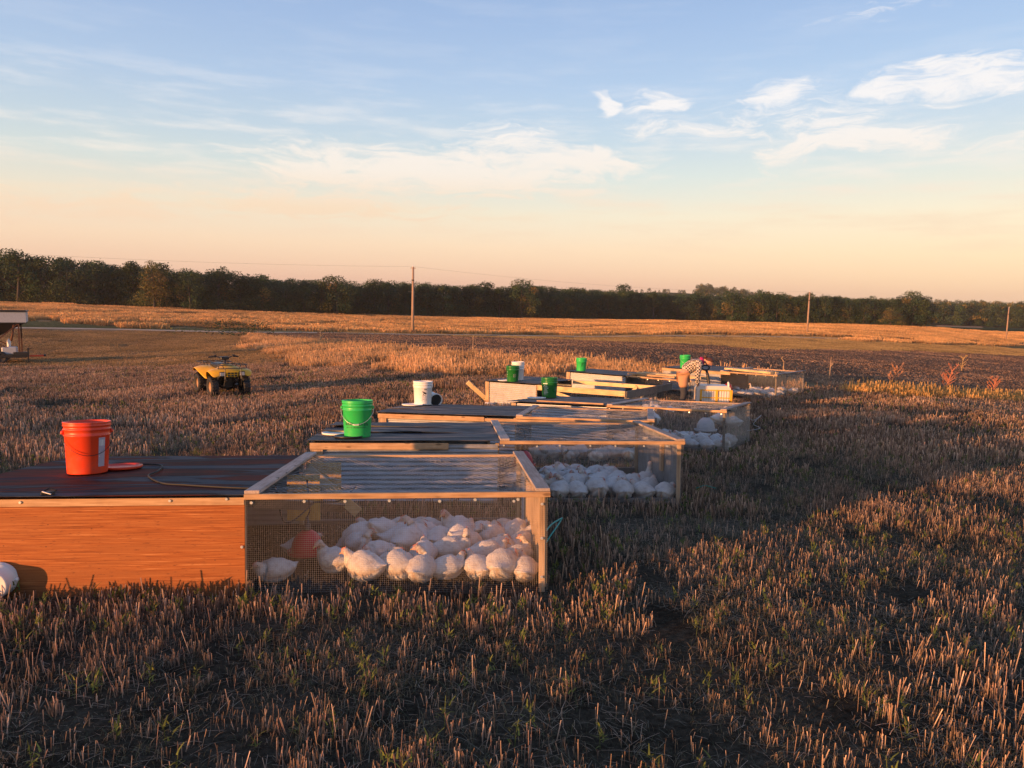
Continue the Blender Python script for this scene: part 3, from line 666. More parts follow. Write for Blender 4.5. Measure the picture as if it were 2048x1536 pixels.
# ------------------------------------------------------------------ trees
def crown_mesh(name, nleaf, seed, wide=1.0, base=.8, yellow=0.0, leaf=.30, H0=10.0):
    g = np.random.default_rng(seed); lobes = []
    nl = int(17*wide)
    for i in range(nl):
        z = base+(H0-base)*g.uniform(.08, .90); f = (z-base)/(H0-base); env = (math.sin(min(1, f*1.25+.22)*math.pi*.62+.15))
        rad = 3.4*wide*max(.25, env)*(1-.55*max(0, f-.55)/.45); a = g.uniform(0, 6.283); d = rad*g.uniform(.45, .95)
        lobes.append((math.cos(a)*d, math.sin(a)*d, z, g.uniform(1.0, 1.9)*(1-.25*f)*wide**.3, g.uniform(.75, 1.25)))
    lobes.append((g.normal(0, .5), g.normal(0, .5), H0-1.3, 1.35, 1.1)); lobes.append((0, 0, H0*.6, 2.4*wide, .9))
    L = np.array(lobes); wts = L[:, 3]**2; wts /= wts.sum(); pick_ = g.choice(len(L), nleaf, p=wts)
    d = g.normal(size=(nleaf, 3)); d /= np.linalg.norm(d, axis=1)[:, None]
    bumpy = 1+.22*np.sin(d[:, 0]*9+pick_)*np.sin(d[:, 1]*8+pick_*2)+.16*np.sin(d[:, 2]*13+pick_)
    rr = L[pick_, 3]*g.uniform(.62, 1.0, nleaf)**.5*bumpy; P = L[pick_, :3]+d*rr[:, None]*np.array([1, 1, .82])
    P[:, 2] = np.maximum(P[:, 2], .25)
    s = leaf*g.uniform(.55, 1.35, nleaf)
    nrm = d+g.normal(0, .55, (nleaf, 3)); nrm /= np.linalg.norm(nrm, axis=1)[:, None]
    u = np.cross(nrm, g.normal(size=(nleaf, 3))); u /= np.linalg.norm(u, axis=1)[:, None]; v = np.cross(nrm, u)
    V = np.stack([P-u*s[:, None]*.5, P+v*s[:, None]*.35, P+u*s[:, None]*.5, P-v*s[:, None]*.35], 1).reshape(-1, 3)
    F = np.arange(nleaf*4).reshape(-1, 4)
    lc = np.array([(.028, .058, .019), (.036, .070, .022), (.021, .048, .019), (.058, .080, .023), (.032, .062, .028)])
    yc = np.array([(.17, .13, .03), (.13, .12, .03), (.15, .10, .03)])
    lt = lc[g.integers(0, len(lc), len(L))]; yl = g.random(len(L)) < yellow; lt[yl] = yc[g.integers(0, 3, yl.sum())]
    C = lt[pick_]*L[pick_, 4][:, None]*g.uniform(.7, 1.3, (nleaf, 1))
    return npmesh(name, V, [F], np.repeat(C, 4, 0), M['leaves'])
def trunk_mesh(name, seed, H0=10.0):
    g = random.Random(seed); b = MB(); lean = g.uniform(-.4, .4)
    pts = [(0, 0, -.3), (lean*.2, .05, 1.5), (lean*.6, .1, 3.5), (lean, 0, 5.5), (lean*1.2, -.1, 8.3)]
    b.tube(pts, [.27, .21, .17, .12, .04], 7)
    for i in range(6):
        z = g.uniform(1.6, 5.8); a = g.uniform(0, 6.28); l = g.uniform(1.4, 2.6); q = Vector((lean*z/6, 0, z))
        b.tube([q, q+Vector((math.cos(a)*l*.5, math.sin(a)*l*.5, l*.45)), q+Vector((math.cos(a)*l, math.sin(a)*l, l*1.0))], [.09, .06, .02], 5)
    o = b.build(name, M['bark'], None, True); me = o.data; bpy.data.objects.remove(o); return me
crowns = [crown_mesh('crown', 3800, 11, 1.0, .5), crown_mesh('crown', 3600, 12, 1.15, .4), crown_mesh('crown', 3600, 13, .85, .6), crown_mesh('crown', 3600, 14, 1.0, .4, .25),
          crown_mesh('crown', 3800, 15, 1.2, .5, .1), crown_mesh('crown', 3400, 16, .9, 1.3)]
crown_y = crown_mesh('crown', 3600, 21, 1.05, .4, .85); crown_big = crown_mesh('crown', 5200, 22, 1.35, .4, .05, .28)
crown_round = crown_mesh('crown', 5200, 27, 1.3, .15, .55, .26); crown_far = crown_mesh('crown', 1500, 23, 1.3, .2, .1, .55)
trunks = [trunk_mesh('trunk', s) for s in (1, 2, 3)]
def tree(x, y, h, cm, label, group=None, name='deciduous_tree', spread=None, rz=None, sink=0):
    o = empty(name, (x, y, h1(x, y)-.05-sink), (0, 0, random.uniform(0, 6.28) if rz is None else rz), label=label, cat='tree', group=group)
    s = h/10.0; sp = spread or s*random.uniform(.95, 1.2); o.scale = (sp, sp, s)
    for nm, me in (('crown', cm), ('trunk', random.choice(trunks))):
        c = bpy.data.objects.new(nm, me); col.objects.link(c); adopt(c, o)
    return o
# front row of the wood: (x, y) path with top height
PATH = [(-158,112,9.5),(-140,124,9.6),(-122,138,9.8),(-101.4,150.5,9.8),(-90,153,10.0),(-83,160,9.2),(-79,157,9.0),(-74,154.5,8.9),(-66,156,9.0),(-58,160,8.6),(-47,168,8.0),(-38.7,178,8.5),(-28,186,8.7),(-16,195,8.6),(-3.7,204.5,9.0),(3,208,9.9),(10,213,9.6),(25,227,9.4),(43.4,241,9.2),(60,249,9.3),(72,255,9.2)]  # leftmost stretch is out of view, added to shade the left wood
def walk(path, step):
    out = []; carry = 0
    for (x0, y0, a), (x1, y1, b) in zip(path[:-1], path[1:]):
        L_ = math.hypot(x1-x0, y1-y0); t = carry
        while t < L_: f = t/L_; out.append((x0+(x1-x0)*f, y0+(y1-y0)*f, a+(b-a)*f)); t += step
        carry = t-L_
    return out
G1 = 'trees along the front edge of the left and middle wood'
for i, (x, y, h) in enumerate(walk(PATH, 4.7)):
    y += random.uniform(-.5, 3.2)+1.5; x += random.uniform(-.8, .8); pxx = 1024+1520*x/y
    spots = [(-9e9, 0, 'unseen past the feed wagon, added to shade the wood'), (0, 75, 'above the feed wagon'), (75, 170, 'just right of the feed wagon'), (170, 270, 'a little left of the yellowing tree'), (270, 370, 'beside the yellowing tree'),
             (370, 470, 'above and left of the quad bike'), (470, 590, 'above and right of the quad bike'), (590, 700, 'around the broad rounded tree'), (700, 790, 'left of the tallest utility pole'), (790, 870, 'behind the tallest utility pole'),
             (870, 980, 'right of the tallest utility pole'), (980, 1110, 'around the tall domed tree'), (1110, 1220, 'halfway between the first two utility poles'), (1220, 1330, 'below the thin crown near the red hillside'), (1330, 1400, 'above the person bending over the crate'), (1400, 9e9, 'at the right end of the dark wood')]
    spot = next(q[2] for q in spots if q[0] <= pxx < q[1])
    hh = h*random.choice([.80, .9, .97, 1.03, 1.09])*random.uniform(.96, 1.04)
    adj = 'low' if hh < h*.86 else ('mid height' if hh < h*.95 else ('tall' if hh < h*1.06 else 'very tall'))
    cm = crowns[random.randrange(6)]
    if 285 < pxx < 490 and random.random() < .55: cm = crowns[3]
    near_pole = 790 < pxx < 860
    tree(x, y, hh, cm, '%s dark green tree %s' % (adj, spot), G1)
# named single trees of that row
tree(-71.5, 151.8, 9.7, crown_y, 'yellowing tree bulging out of the left wood above the crop edge', name='yellowing_tree')
tree(-65.2, 153.8, 8.6, crowns[3], 'rounded olive tree right beside the yellowing tree of the left wood', name='olive_tree')
tree(-40.2, 173.5, 9.3, crown_big, 'broad rounded tree standing forward of the wood left of the first utility pole', name='broad_tree')
tree(2.2, 207, 11.2, crown_big, 'tallest domed tree in the middle of the dark wood right of the first utility pole', name='domed_tree')
tree(36.0, 250, 11.8, crowns[5], 'lone thin crown rising above the dark wood left of the red hillside', name='thin_crowned_tree')
PATH2 = [(60.5,207,7.9),(68,208,8.1),(80,210,8.0),(94,213,7.8),(104,215,7.7),(111,216,8.6),(118,218,8.9)]
G2 = 'sunlit trees of the right wood'
for i, (x, y, h) in enumerate(walk(PATH2, 4.3)):
    hh = random.uniform(.98, 1.2); pxx = 1024+1520*x/y
    where = 'left of the second utility pole' if pxx < 1590 else ('right behind the second utility pole' if pxx < 1650 else ('between the second pole and the round pale tree' if pxx < 1750 else 'around the round pale tree'))
    tree(x+random.uniform(-.6, .6), y+random.uniform(-.4, 2.6)+1.5, h*hh, crowns[random.choice([0, 1, 3, 3, 4, 5])], '%s sunlit green tree %s' % ('low' if hh < 1.05 else ('medium' if hh < 1.13 else 'tall'), where), G2)
tree(103.5, 209.5, 5.6, crown_round, 'small round pale tree standing alone in front of the right wood', name='round_tree', spread=.82)
tree(113.5, 217, 10.4, crown_big, 'big dark tree closing the right end of the right wood', name='big_dark_tree', spread=1.15)
tree(118.5, 219.5, 9.2, crowns[4], 'rounded dark tree at the very end of the right wood above the hazy valley', name='end_tree')
tree(139.5, 203, 7.6, crowns[1], 'dark tree cut off by the right edge behind the third utility pole', name='edge_tree')
# the wood behind the front row reads as one mass
src = []
for i, cm in enumerate(crowns[:4]):
    src.append(bpy.data.objects.new('wood_crown_%s' % 'abcd'[i], cm))
pts = []; sc_ = []
for x, y, h in walk(PATH, 4.2)+walk(PATH2, 4.2):
    r_ = math.hypot(x, y)
    for d_ in (7, 12, 18, 25, 33):
        f = (r_+d_)/r_; pts.append((x*f+random.uniform(-2, 2), y*f+random.uniform(-1.5, 1.5))); sc_.append(h/10*random.uniform(.84, 1.06))
scatter('woodland', pts, src, sc_, None, 'dark woodland behind the first row of trees', 'woodland', tilt=False)
# woodland low growth closing the gaps at the foot of the wood
us = [bpy.data.objects.new('shrub_a', crown_mesh('shrub', 900, 31, 1.2, .1, .15, .26, 3.0)), bpy.data.objects.new('shrub_b', crown_mesh('shrub', 900, 32, 1.2, .1, .05, .26, 3.0))]
pts = []
for x, y, h in walk(PATH, 1.9)+walk(PATH2, 1.9): pts.append((x+random.uniform(-.7, .7), y+1.6+random.uniform(0, 3)))
scatter('undergrowth', pts, us, (.6, 1.15), None, 'dark undergrowth along the foot of the woods', 'undergrowth', tilt=False)
# far trees in the hazy valley and on the hills
fs = [bpy.data.objects.new('far_crown_a', crown_far), bpy.data.objects.new('far_crown_b', crown_mesh('far_crown', 1500, 24, 1.2, .2, .05, .55))]
pts = []; sc_ = []
for a_ in np.arange(.40, .80, .0065):
    for r_ in (424, 434, 446, 520, 535, 600, 680, 760):
        if r_ > 500 and random.random() < .35: continue
        pts.append(((r_+random.uniform(-6, 6))*math.sin(a_), (r_+random.uniform(-6, 6))*math.cos(a_))); sc_.append(random.uniform(.85, 1.15)*(1.05 if r_ < 500 else 1.0))
for a_ in np.arange(.235, .42, .0045):
    for r_ in (560, 640, 760, 800):
        if random.random() < .7: pts.append(((r_+random.uniform(-8, 8))*math.sin(a_), r_*math.cos(a_))); sc_.append(random.uniform(.8, 1.2))
for a_ in np.arange(.10, .25, .004):
    for r_ in (690, 870):
        if random.random() < (.25 if r_ < 800 else .5): pts.append(((r_+random.uniform(-8, 8))*math.sin(a_), r_*math.cos(a_))); sc_.append(random.uniform(.35, .6))
for a_ in np.arange(-.8, .10, .008):
    pts.append((500*math.sin(a_), 500*math.cos(a_))); sc_.append(random.uniform(.7, .9))
scatter('distant_trees', pts, fs, sc_, None, 'hazy distant trees on the far hillside and in the valley', 'distant trees', tilt=False)
# a bush by the road and dry weed stalks
def bush(x, y, s, label):
    me = crown_mesh('foliage', 900, 41, 1.4, .05, .1, .22, 2.2); o = empty('roadside_bush', (x, y, h1(x, y)), label=label, cat='bush'); o.scale = (s*1.25, s, s*.5)
    c = bpy.data.objects.new('foliage', me); col.objects.link(c); adopt(c, o)
bush(-29.0, 78.5, 1.0, 'low dark bush beside the gravel road left of the first utility pole')
def weed(x, y, h, label, seed, lean=.15, c=(.40, .20, .11), n=14):
    g = random.Random(seed); o = empty('dry_weed', (x, y, h1(x, y)), label=label, cat='weed')
    b = MB(); top = Vector((lean*h, 0, h)); b.tube([(0, 0, -.05), (lean*h*.4, 0, h*.5), top], [.02, .016, .008], 5)
    b.build('stem', mat('dry_stem', c, .8), o)
    b = MB()
    for i in range(n):
        f = g.uniform(.25, 1); a = g.uniform(0, 6.28); q = Vector((lean*h*f, 0, h*f)); l = h*g.uniform(.15, .38)
        e = q+Vector((math.cos(a)*l*.7, math.sin(a)*l*.7, l*.75)); b.tube([q, (q+e)/2+Vector((0, 0, .02)), e], [.010, .012, .004], 4)
        for j in range(3): b.obox(e, e+Vector((g.uniform(-.06, .06), g.uniform(-.06, .06), g.uniform(-.02, .09))), .03, .006)
    b.build('branch', mat('dry_branch', c, .8), o, kind='stuff')
weed(11.94, 23.7, .80, 'tall forked dry weed rising from the left end of the uncut grass row', 1, .12, n=20)
weed(14.3, 25.0, .92, 'reddish dry weed stalk standing between the tufts of uncut grass on the right', 2, .22, (.42, .16, .09), 22)
weed(16.8, 26.6, .70, 'leaning reddish weed third from the left along the uncut grass row', 3, .3, (.42, .16, .09), 18)
weed(-13.7, 54, 1.1, 'pale thin weed standing alone on the mown field right of the quad bike', 4, .03, (.45, .33, .2), 8)
weed(-2.0, 37.8, .95, 'thin dry stalk at the tilled edge above the dark green bucket pair', 5, .02, (.45, .30, .18), 5)
weed(30.8, 52, 1.1, 'yellowish lone weed on the tilled strip at the far right', 6, .05, (.48, .32, .12), 9)
weed(12.4, 29.6, .9, 'very thin pale stalk on dark soil right of the farthest pen', 7, .02, (.40, .28, .18), 3)
weed(9.0, 25.2, .75, 'thin dry stalk on dark soil directly behind the farthest pen', 8, .02, (.45, .30, .16), 4)

# ------------------------------------------------------------------ utility poles and lines
POLES = [(-84, 49), (-13.1, 99), (58.6, 152), (128.1, 198), (198, 247)]
PL = {1: 'utility pole in front of the dark wood, tallest in view', 2: 'utility pole in front of the sunlit right wood', 3: 'utility pole near the right edge by the hazy valley'}
tops = []
for i, (x, y) in enumerate(POLES):
    z = h1(x, y); hp = 8.55; tops.append(Vector((x, y, z+hp-.12)))
    if i in PL:
        o = empty('utility_pole', (x, y, z), (0, 0, .0), label=PL[i], cat='utility pole', group='utility poles along the gravel road')
        b = MB(); b.tube([(0, 0, -.4), (0, 0, 4), (0, 0, hp)], [.19, .165, .125], 10); b.build('post', M['pole'], o, True)
        b = MB(); b.tube([(0, 0, hp), (0, 0, hp+.10), (0, 0, hp+.2)], [.07, .09, .05], 8); b.build('insulator', M['white_plastic'], o, True)
        b = MB(); b.box(-.17, .17, -.24, -.12, hp-1.75, hp-1.6, .01); b.build('bracket', M['steel_dark'], o)
        if i == 1:
            b = MB(); b.obox((-.34, 0, hp-.12), (.34, 0, hp-.12), .10, .10); b.build('crossarm', M['pole'], o)
for i in range(len(POLES)-1):
    for dz, nm in ((0.2, 'upper'), (-1.68, 'lower')):
        a_, c_ = tops[i]+Vector((0, 0, dz)), tops[i+1]+Vector((0, 0, dz)); b = MB()
        b.tube([a_.lerp(c_, t)-Vector((0, 0, 1.1*4*t*(1-t))) for t in np.linspace(0, 1, 22)], .008 if dz > 0 else .005, 4)
        where = ['crossing the sky above the left wood', 'between the tallest pole and the second pole', 'between the second pole and the third pole', 'leaving the third pole to the right'][i]
        b.build('power_line', M['steel_dark'], None, label='%s power line wire %s' % (nm, where), cat='power line')

# ------------------------------------------------------------------ pens
def corr(b, x0, x1, z0, z1, y, pitch=.045, amp=.006, along='x'):
    n = max(6, int((z1-z0)/pitch*6)); nx = 8; vs = []
    for i in range(n+1):
        z = z0+(z1-z0)*i/n; o = amp*math.sin(2*math.pi*(z-z0)/pitch)
        for j in range(nx+1):
            x = x0+(x1-x0)*j/nx; vs.append((x, y+o, z) if along == 'x' else (y+o, x, z))
    b.add(vs, [(i*(nx+1)+j, i*(nx+1)+j+1, (i+1)*(nx+1)+j+1, (i+1)*(nx+1)+j) for i in range(n) for j in range(nx)])
def wires(b, x0, x1, z0, z1, y, sp=.0127, r=.0006, along='x', seed=0):
    g = random.Random(seed)
    def bar(p, q):
        p, q = Vector(p), Vector(q); t = (q-p).normalized(); u = t.orthogonal().normalized(); v = t.cross(u); vs = []
        for c in (p, q): vs += [c+u*r, c-u*r*.5+v*r*.87, c-u*r*.5-v*r*.87]
        b.add(vs, [(0, 1, 4, 3), (1, 2, 5, 4), (2, 0, 3, 5)])
    P = (lambda a, z, o: (a, y+o, z)) if along == 'x' else (lambda a, z, o: (y+o, a, z))
    k_ = x0
    while k_ <= x1: j = g.uniform(-.001, .001); bar(P(k_+j, z0, 0), P(k_+j, z1, 0)); k_ += sp
    k_ = z0
    while k_ <= z1: bar(P(x0, k_, r*1.6), P(x1, k_, r*1.6)); k_ += sp
def hexnet(b, x0, x1, y0, y1, z, cell, r, sag, seed):
    g = random.Random(seed); dx = cell; dy = cell*.87; seen = set()
    def zz2(x, y):
        u = (x-x0)/(x1-x0); v = (y-y0)/(y1-y0); s = -sag*max(0, 16*u*(1-u)*v*(1-v))**.6
        return z+s+.022*mnoise.noise(Vector((x*5, y*5, seed)))*min(1, 6*u*(1-u)*4*v*(1-v)+.25)+.006*mnoise.noise(Vector((x*22, y*22, seed)))
    def seg(p, q):
        if not (x0-.01 <= p[0] <= x1+.01 and y0-.01 <= p[1] <= y1+.01 and x0-.01 <= q[0] <= x1+.01 and y0-.01 <= q[1] <= y1+.01): return
        A_, B_ = Vector((p[0], p[1], zz2(*p))), Vector((q[0], q[1], zz2(*q))); t = (B_-A_).normalized(); u = Vector((0, 0, 1)); v = t.cross(u).normalized(); vs = []
        for c in (A_, B_): vs += [c+u*r, c-u*r*.5+v*r*.87, c-u*r*.5-v*r*.87]
        b.add(vs, [(0, 1, 4, 3), (1, 2, 5, 4), (2, 0, 3, 5)])
    ny = int((y1-y0)/dy)+1; nx = int((x1-x0)/dx)+1
    for j in range(ny):
        for i in range(nx):
            cx = x0+i*dx+(dx/2 if j % 2 else 0); cy = y0+j*dy; J = lambda: 0
            a_ = (cx, cy); b_ = (cx+dx/2, cy+dy*.33); c_ = (cx+dx, cy); d_ = (cx+dx/2, cy+dy)
            seg(a_, b_); seg(b_, c_); seg(b_, d_)
def roof_sheet(b, x0, x1, y0, y1, z, curl, seed, th=.004, slope=0):
    nx, ny = 46, 9; vs = []
    for s_ in (0, -th):
        for j in range(ny+1):
            for i in range(nx+1):
                x = x0+(x1-x0)*i/nx; y = y0+(y1-y0)*j/ny; e = 1-j/ny
                w_ = curl*(max(0, mnoise.noise(Vector((x*1.1, seed*3.7, 0)))+.25))*(1-j/ny)**3 + curl*.22*mnoise.noise(Vector((x*2.3, y*3, seed)))
                vs.append((x, y+curl*.8*mnoise.noise(Vector((x*1.7, seed, 5)))*(1-j/ny)**2, z+w_+slope*e+s_))
    m = (nx+1)*(ny+1); fs = []
    for j in range(ny):
        for i in range(nx):
            a_ = j*(nx+1)+i; fs.append((a_, a_+1, a_+nx+2, a_+nx+1)); fs.append((m+a_, m+a_+nx+1, m+a_+nx+2, m+a_+1))
    for i in range(nx): fs.append((m+i, m+i+1, i+1, i)); a_ = ny*(nx+1)+i; fs.append((a_, a_+1, m+a_+1, m+a_))
    for j in range(ny): a_ = j*(nx+1); fs.append((a_, a_+nx+1, m+a_+nx+1, m+a_)); a_ += nx; fs.append((m+a_, m+a_+nx+1, a_+nx+1, a_))
    b.add(vs, fs)
PEN_LABEL = {1: 'nearest chicken pen, with the orange plywood front and dark stained roof', 2: 'second chicken pen, corrugated front with the bright green bucket on its roof', 3: 'third chicken pen, carrying the white bucket and the tipped pail',
             4: 'fourth chicken pen, with a dark corner post in front of the person', 5: 'opened chicken pen with a sunlit corrugated front and a propped plank beside it', 6: 'chicken pen behind the person, loaded with pale planks',
             7: 'farthest chicken pen on the right, with a yellow plank across its lid'}
PR = {}
def build_pen(k, front='corr', right='galv', roofm='roof_grey', lid=True, net=.06, mesh=True, curl=.012, sp=.0127, fascia=None, post_col='pine_z', backmesh=True, lidcol=None):
    x, y, z, a_, b_, c_, L, D, Ls = PENS[k]; Rm = pen_rot(k); o3 = Rm @ Vector((0, 0, -PH)) + Vector((x, y, z+EYE))
    root = empty('chicken_pen', o3, Rm.to_euler(), label=PEN_LABEL[k], cat='chicken pen', group='low chicken pens standing across the stubble'); PR[k] = root
    def part(name, fn, m, **kw): b = MB(); fn(b); return b.build(name, m, root, **kw)
    if front == 'ply':
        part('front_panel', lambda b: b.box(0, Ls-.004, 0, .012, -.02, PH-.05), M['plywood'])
        part('trim_strip', lambda b: b.box(0, Ls-.004, -.004, .016, PH-.048, PH-.002, .002), M['pine_x'])
    else:
        part('front_panel', lambda b: corr(b, .02, Ls-.02, -.01, PH-.02, .012), M['galv'])
        if k in (2, 3, 4, 6, 5): part('face_board', lambda b: b.box(.025, .125, -.016, .004, 0, PH-.07 if fascia else PH-.01, .002), M['pine_z'])
        if fascia: part('fascia_board', lambda b: b.box(.0, fascia, -.020, .003, PH-.068, PH-.004, .002), M['pine_x'])
    part('back_panel', lambda b: corr(b, .02, Ls-.02, 0, PH-.02, D-.012), M['galv'])
    part('left_panel', lambda b: b.box(.0, .012, .014, D-.014, 0, PH-.012), M['plywood'] if front == 'ply' else M['pine_y'])
    if right == 'wood':
        part('right_panel', lambda b: b.box(L-.016, L-.004, .05, D*.80, 0, PH-.004), M['pine_z'])
        part('right_sheet', lambda b: corr(b, D*.80, D-.02, 0, PH-.01, L-.010, along='y'), M['galv'])
    elif right == 'grey': part('right_panel', lambda b: b.box(L-.014, L-.004, .04, D-.03, 0, PH-.004), M['grey_sheet'])
    elif right == 'galv': part('right_panel', lambda b: corr(b, .06, D-.03, 0, PH-.01, L-.010, along='y'), M['galv'])
    else: part('right_mesh', lambda b: wires(b, .02, D-.02, 0, PH, L, .020, .0012, 'y', k), M['wire'], kind='stuff')
    # frame
    pw = .036
    for (px_, py_) in ((.014, .016), (L-pw-.018, .004), (L-pw-.018, D-pw-.004), (.014, D-pw-.016), (Ls-pw-.004, .018), (Ls-pw-.004, D-pw-.022)):
        part('corner_post', lambda b: b.box(px_, px_+pw, py_, py_+pw, -.02, PH-.008, .002), M[post_col] if px_ != L-pw-.018 or k in (1, 2) else M['grey_wood'])
    part('bottom_rail', lambda b: b.box(Ls+.05, L-.06, D-.05, D-.012, .0, .07, .002), M['grey_wood'])
    if k != 1: part('bottom_rail', lambda b: b.box(Ls+.05, L-.06, .010, .034, -.01, .045, .002), M['grey_wood'])
    # roof
    dep = (D+.06)/3
    for j in range(3):
        part('roof_sheet', lambda b: roof_sheet(b, -.03, Ls+.012, -.025+dep*j, -.025+dep*(j+1)+.03, PH+.010+.005*(2-j if j else 2), curl if j else curl*.35, k*7+j), M[roofm], smooth=False)
    part('roof_rail', lambda b: b.box(.06, Ls-.01, D/2-.02, D/2+.02, PH-.05, PH-.012), M['grey_wood'])
    if mesh:
        part('front_mesh', lambda b: wires(b, Ls+.003, L, -.015, PH, -.002, sp, .00048 if k < 3 else .0009, 'x', k), M['wire'], kind='stuff')
        if backmesh: part('back_mesh', lambda b: wires(b, Ls+.003, L, 0, PH, D+.002, .0254, .0005, 'x', k+9), M['wire'], kind='stuff')
        def screws(b):
            g = random.Random(k); xx = Ls+.04
            while xx < L:
                b.M = Matrix.Translation((xx, -.008, PH-.03+g.uniform(-.006, .004))) @ Matrix.Rotation(math.pi/2, 4, 'X'); b.lathe([(.0, .004), (.009, .004), (.011, .0)], 8, False, False); xx += g.uniform(.22, .34)
            if k == 1:
                for xx, zz_ in ((.62, .59), (1.5, .592), (1.84, .6), (.30, .595), (1.93, .30), (3.80, .33), (3.80, .55), (3.62, .57), (3.80, .08)):
                    b.M = Matrix.Translation((xx, -.008, zz_)) @ Matrix.Rotation(math.pi/2, 4, 'X'); b.lathe([(.0, .004), (.008, .004), (.010, .0)], 8)
        part('screw_heads', screws, M['screw'], kind='stuff')
    if lid:
        z0, z1 = PH+.004, PH+.026; xl, xr, yf, yb = Ls-.0, L+.012, -.03, D+.02; wd = .095
        part('lid_board', lambda b: b.box(xl, xr, yf, yf+.04, PH-.012, z0+.018, .002), M['pine_x'])
        part('lid_board', lambda b: b.box(xl+.02, xr-.02, yb-.055, yb, z0-.006, z0+.016, .002), M['pine_x'])
        part('lid_board', lambda b: b.box(xl+.002, xl+wd, yf+.004, yb-.002, z0+.019, z1+.019, .003), M['pine_y'])
        part('lid_board', lambda b: b.box(xr-wd, xr-.002, yf+.004, yb-.002, z0+.019, z1+.019, .003), M['pine_y'])
        if net: part('lid_netting', lambda b: hexnet(b, xl+.06, xr-.06, yf+.03, yb-.03, z0+.012, net,   .0009 if k < 3 else .0013, .055 if k == 1 else .03, k), M['net'], kind='stuff')
    return root, part
r1, p1 = build_pen(1, 'ply', 'wood', 'roof_dark', curl=.003, net=.042)
p1('brace_board', lambda b: b.box(2.02, 2.30, 1.60, 1.615, .30, .60), M['osb'])
p1('brace_board', lambda b: b.obox((2.0, .10, .56), (2.32, 1.70, .20), .09, .02, (0, 1, 0)), M['grey_wood'])
p1('brace_board', lambda b: b.obox((2.02, 1.58, .56), (2.44, 1.60, .18), .02, .085, (0, 0, 1)), M['pine_bright'])
p1('gusset', lambda b: (b.box(2.0, 2.24, .94, .952, .26, .60)), M['osb'])
r2, p2 = build_pen(2, right='grey', fascia=1.35, curl=.060)
p2('side_cleat', lambda b: b.box(3.73-.05, 3.73-.020, .62, .70, .22, .52), M['pine_z'])
r3, p3 = build_pen(3, fascia=1.55, curl=.03)
p3('face_strip', lambda b: b.box(1.56, 2.9, -.028, -.006, PH-.06, PH-.02, .002), M['pine_x'])
r4, p4 = build_pen(4, right='mesh', fascia=None, curl=.014, sp=.018)
r5, p5 = build_pen(5, lid=False, mesh=False, curl=.014, backmesh=False, right='none' if False else 'mesh')
L5, D5, S5 = PENS[5][6:9]
p5('top_rail', lambda b: b.box(S5+.03, L5-.03, -.02, .02, PH-.12, PH, .003), M['pine_bright'])
p5('top_rail', lambda b: b.box(S5+.03, L5-.03, D5-.04, D5, PH-.09, PH, .003), M['pine_bright'])
p5('top_rail', lambda b: b.box(L5-.04, L5, .02, D5+.9, PH-.16, PH-.002, .003), M['grey_wood'])
p5('brace_board', lambda b: b.obox((S5+.10, -.03, PH-.04), (S5+1.0, -.05, PH-.26), .03, .075), M['pine_bright'])
p5('brace_board', lambda b: b.obox((L5-.5, D5-.06, PH-.04), (L5-.9, D5-.06, .05), .03, .075), M['pine_bright'])
p5('brace_board', lambda b: b.obox((L5-.03, .95, PH-.12), (L5-.03, .55, .05), .075, .03, (1, 0, 0)), M['pine_bright'])
r6, p6 = build_pen(6, net=0, curl=.010, mesh=True, sp=.03, right='mesh')
r7, p7 = build_pen(7, net=.10, curl=.010, sp=.022, right='mesh', fascia=2.2)
def on_pen(k, u, v, w_): return PR_M[k] @ Vector((u, v, w_))
bpy.context.view_layer.update()
PR_M = {k: PR[k].matrix_world.copy() for k in PR}
def place(o, k, u, v, w_, rz=0):
    o.location = on_pen(k, u, v, w_); o.rotation_euler = (PR_M[k].to_3x3() @ Matrix.Rotation(rz, 3, 'Z')).to_euler(); return o
# loose planks
def plank(k, pts, wd, th, label, m='pine_bright', name='loose_plank'):
    b = MB(); b.obox(pts[0], pts[1], wd, th, bev=.003); o = b.build(name, M[m], None, label=label, cat='plank'); place(o, k, 0, 0, 0); return o
plank(7, ((1.75, .55, .665), (3.35, .10, .668)), .12, .055, 'thick yellow plank lying across the lid of the farthest pen', 'pine_bright')
plank(7, ((1.80, .72, .662), (3.42, .27, .664)), .10, .05, 'pale plank lying just behind the thick yellow plank on the farthest pen', 'pine_bright')
plank(6, ((1.95, .95, .675), (3.75, 1.05, .68)), .14, .06, 'upper pale plank of the lumber pile left of the person', 'pine_bright')
plank(6, ((1.90, .62, .675), (3.7, .66, .675)), .16, .07, 'widest pale plank of the lumber pile left of the person', 'pine_bright')
plank(6, ((1.75, .30, .67), (3.1, .22, .67)), .10, .05, 'narrow front plank of the lumber pile left of the person', 'pine_x')
plank(4, ((.45, .16, .635), (1.72, .06, .64)), .05, .03, 'thin lath lying along the roof of the fourth pen', 'pine_x', 'roof_lath')
# the propped plank left of the opened pen, lumber block beside it
b = MB(); b.obox((-1.06, 17.95, h1(-1.06, 18)+.58), (-.42, 18.15, h1(-.42, 18.2)+.0), .04, .11, (0, -.3, 1), .003)
b.build('propped_plank', M['pine_bright'], None, label='orange plank propped at a slant against the left end of the opened pen', cat='plank')
b = MB(); b.tube([(-.62, 17.75, h1(-.6, 17.8)+.07), (-.45, 17.8, h1(-.45, 17.8)+.06)], .05, 10); b.build('pipe_stub', M['white_plastic'], None, True, label='small white pipe end on the ground at the foot of the propped plank', cat='pipe')

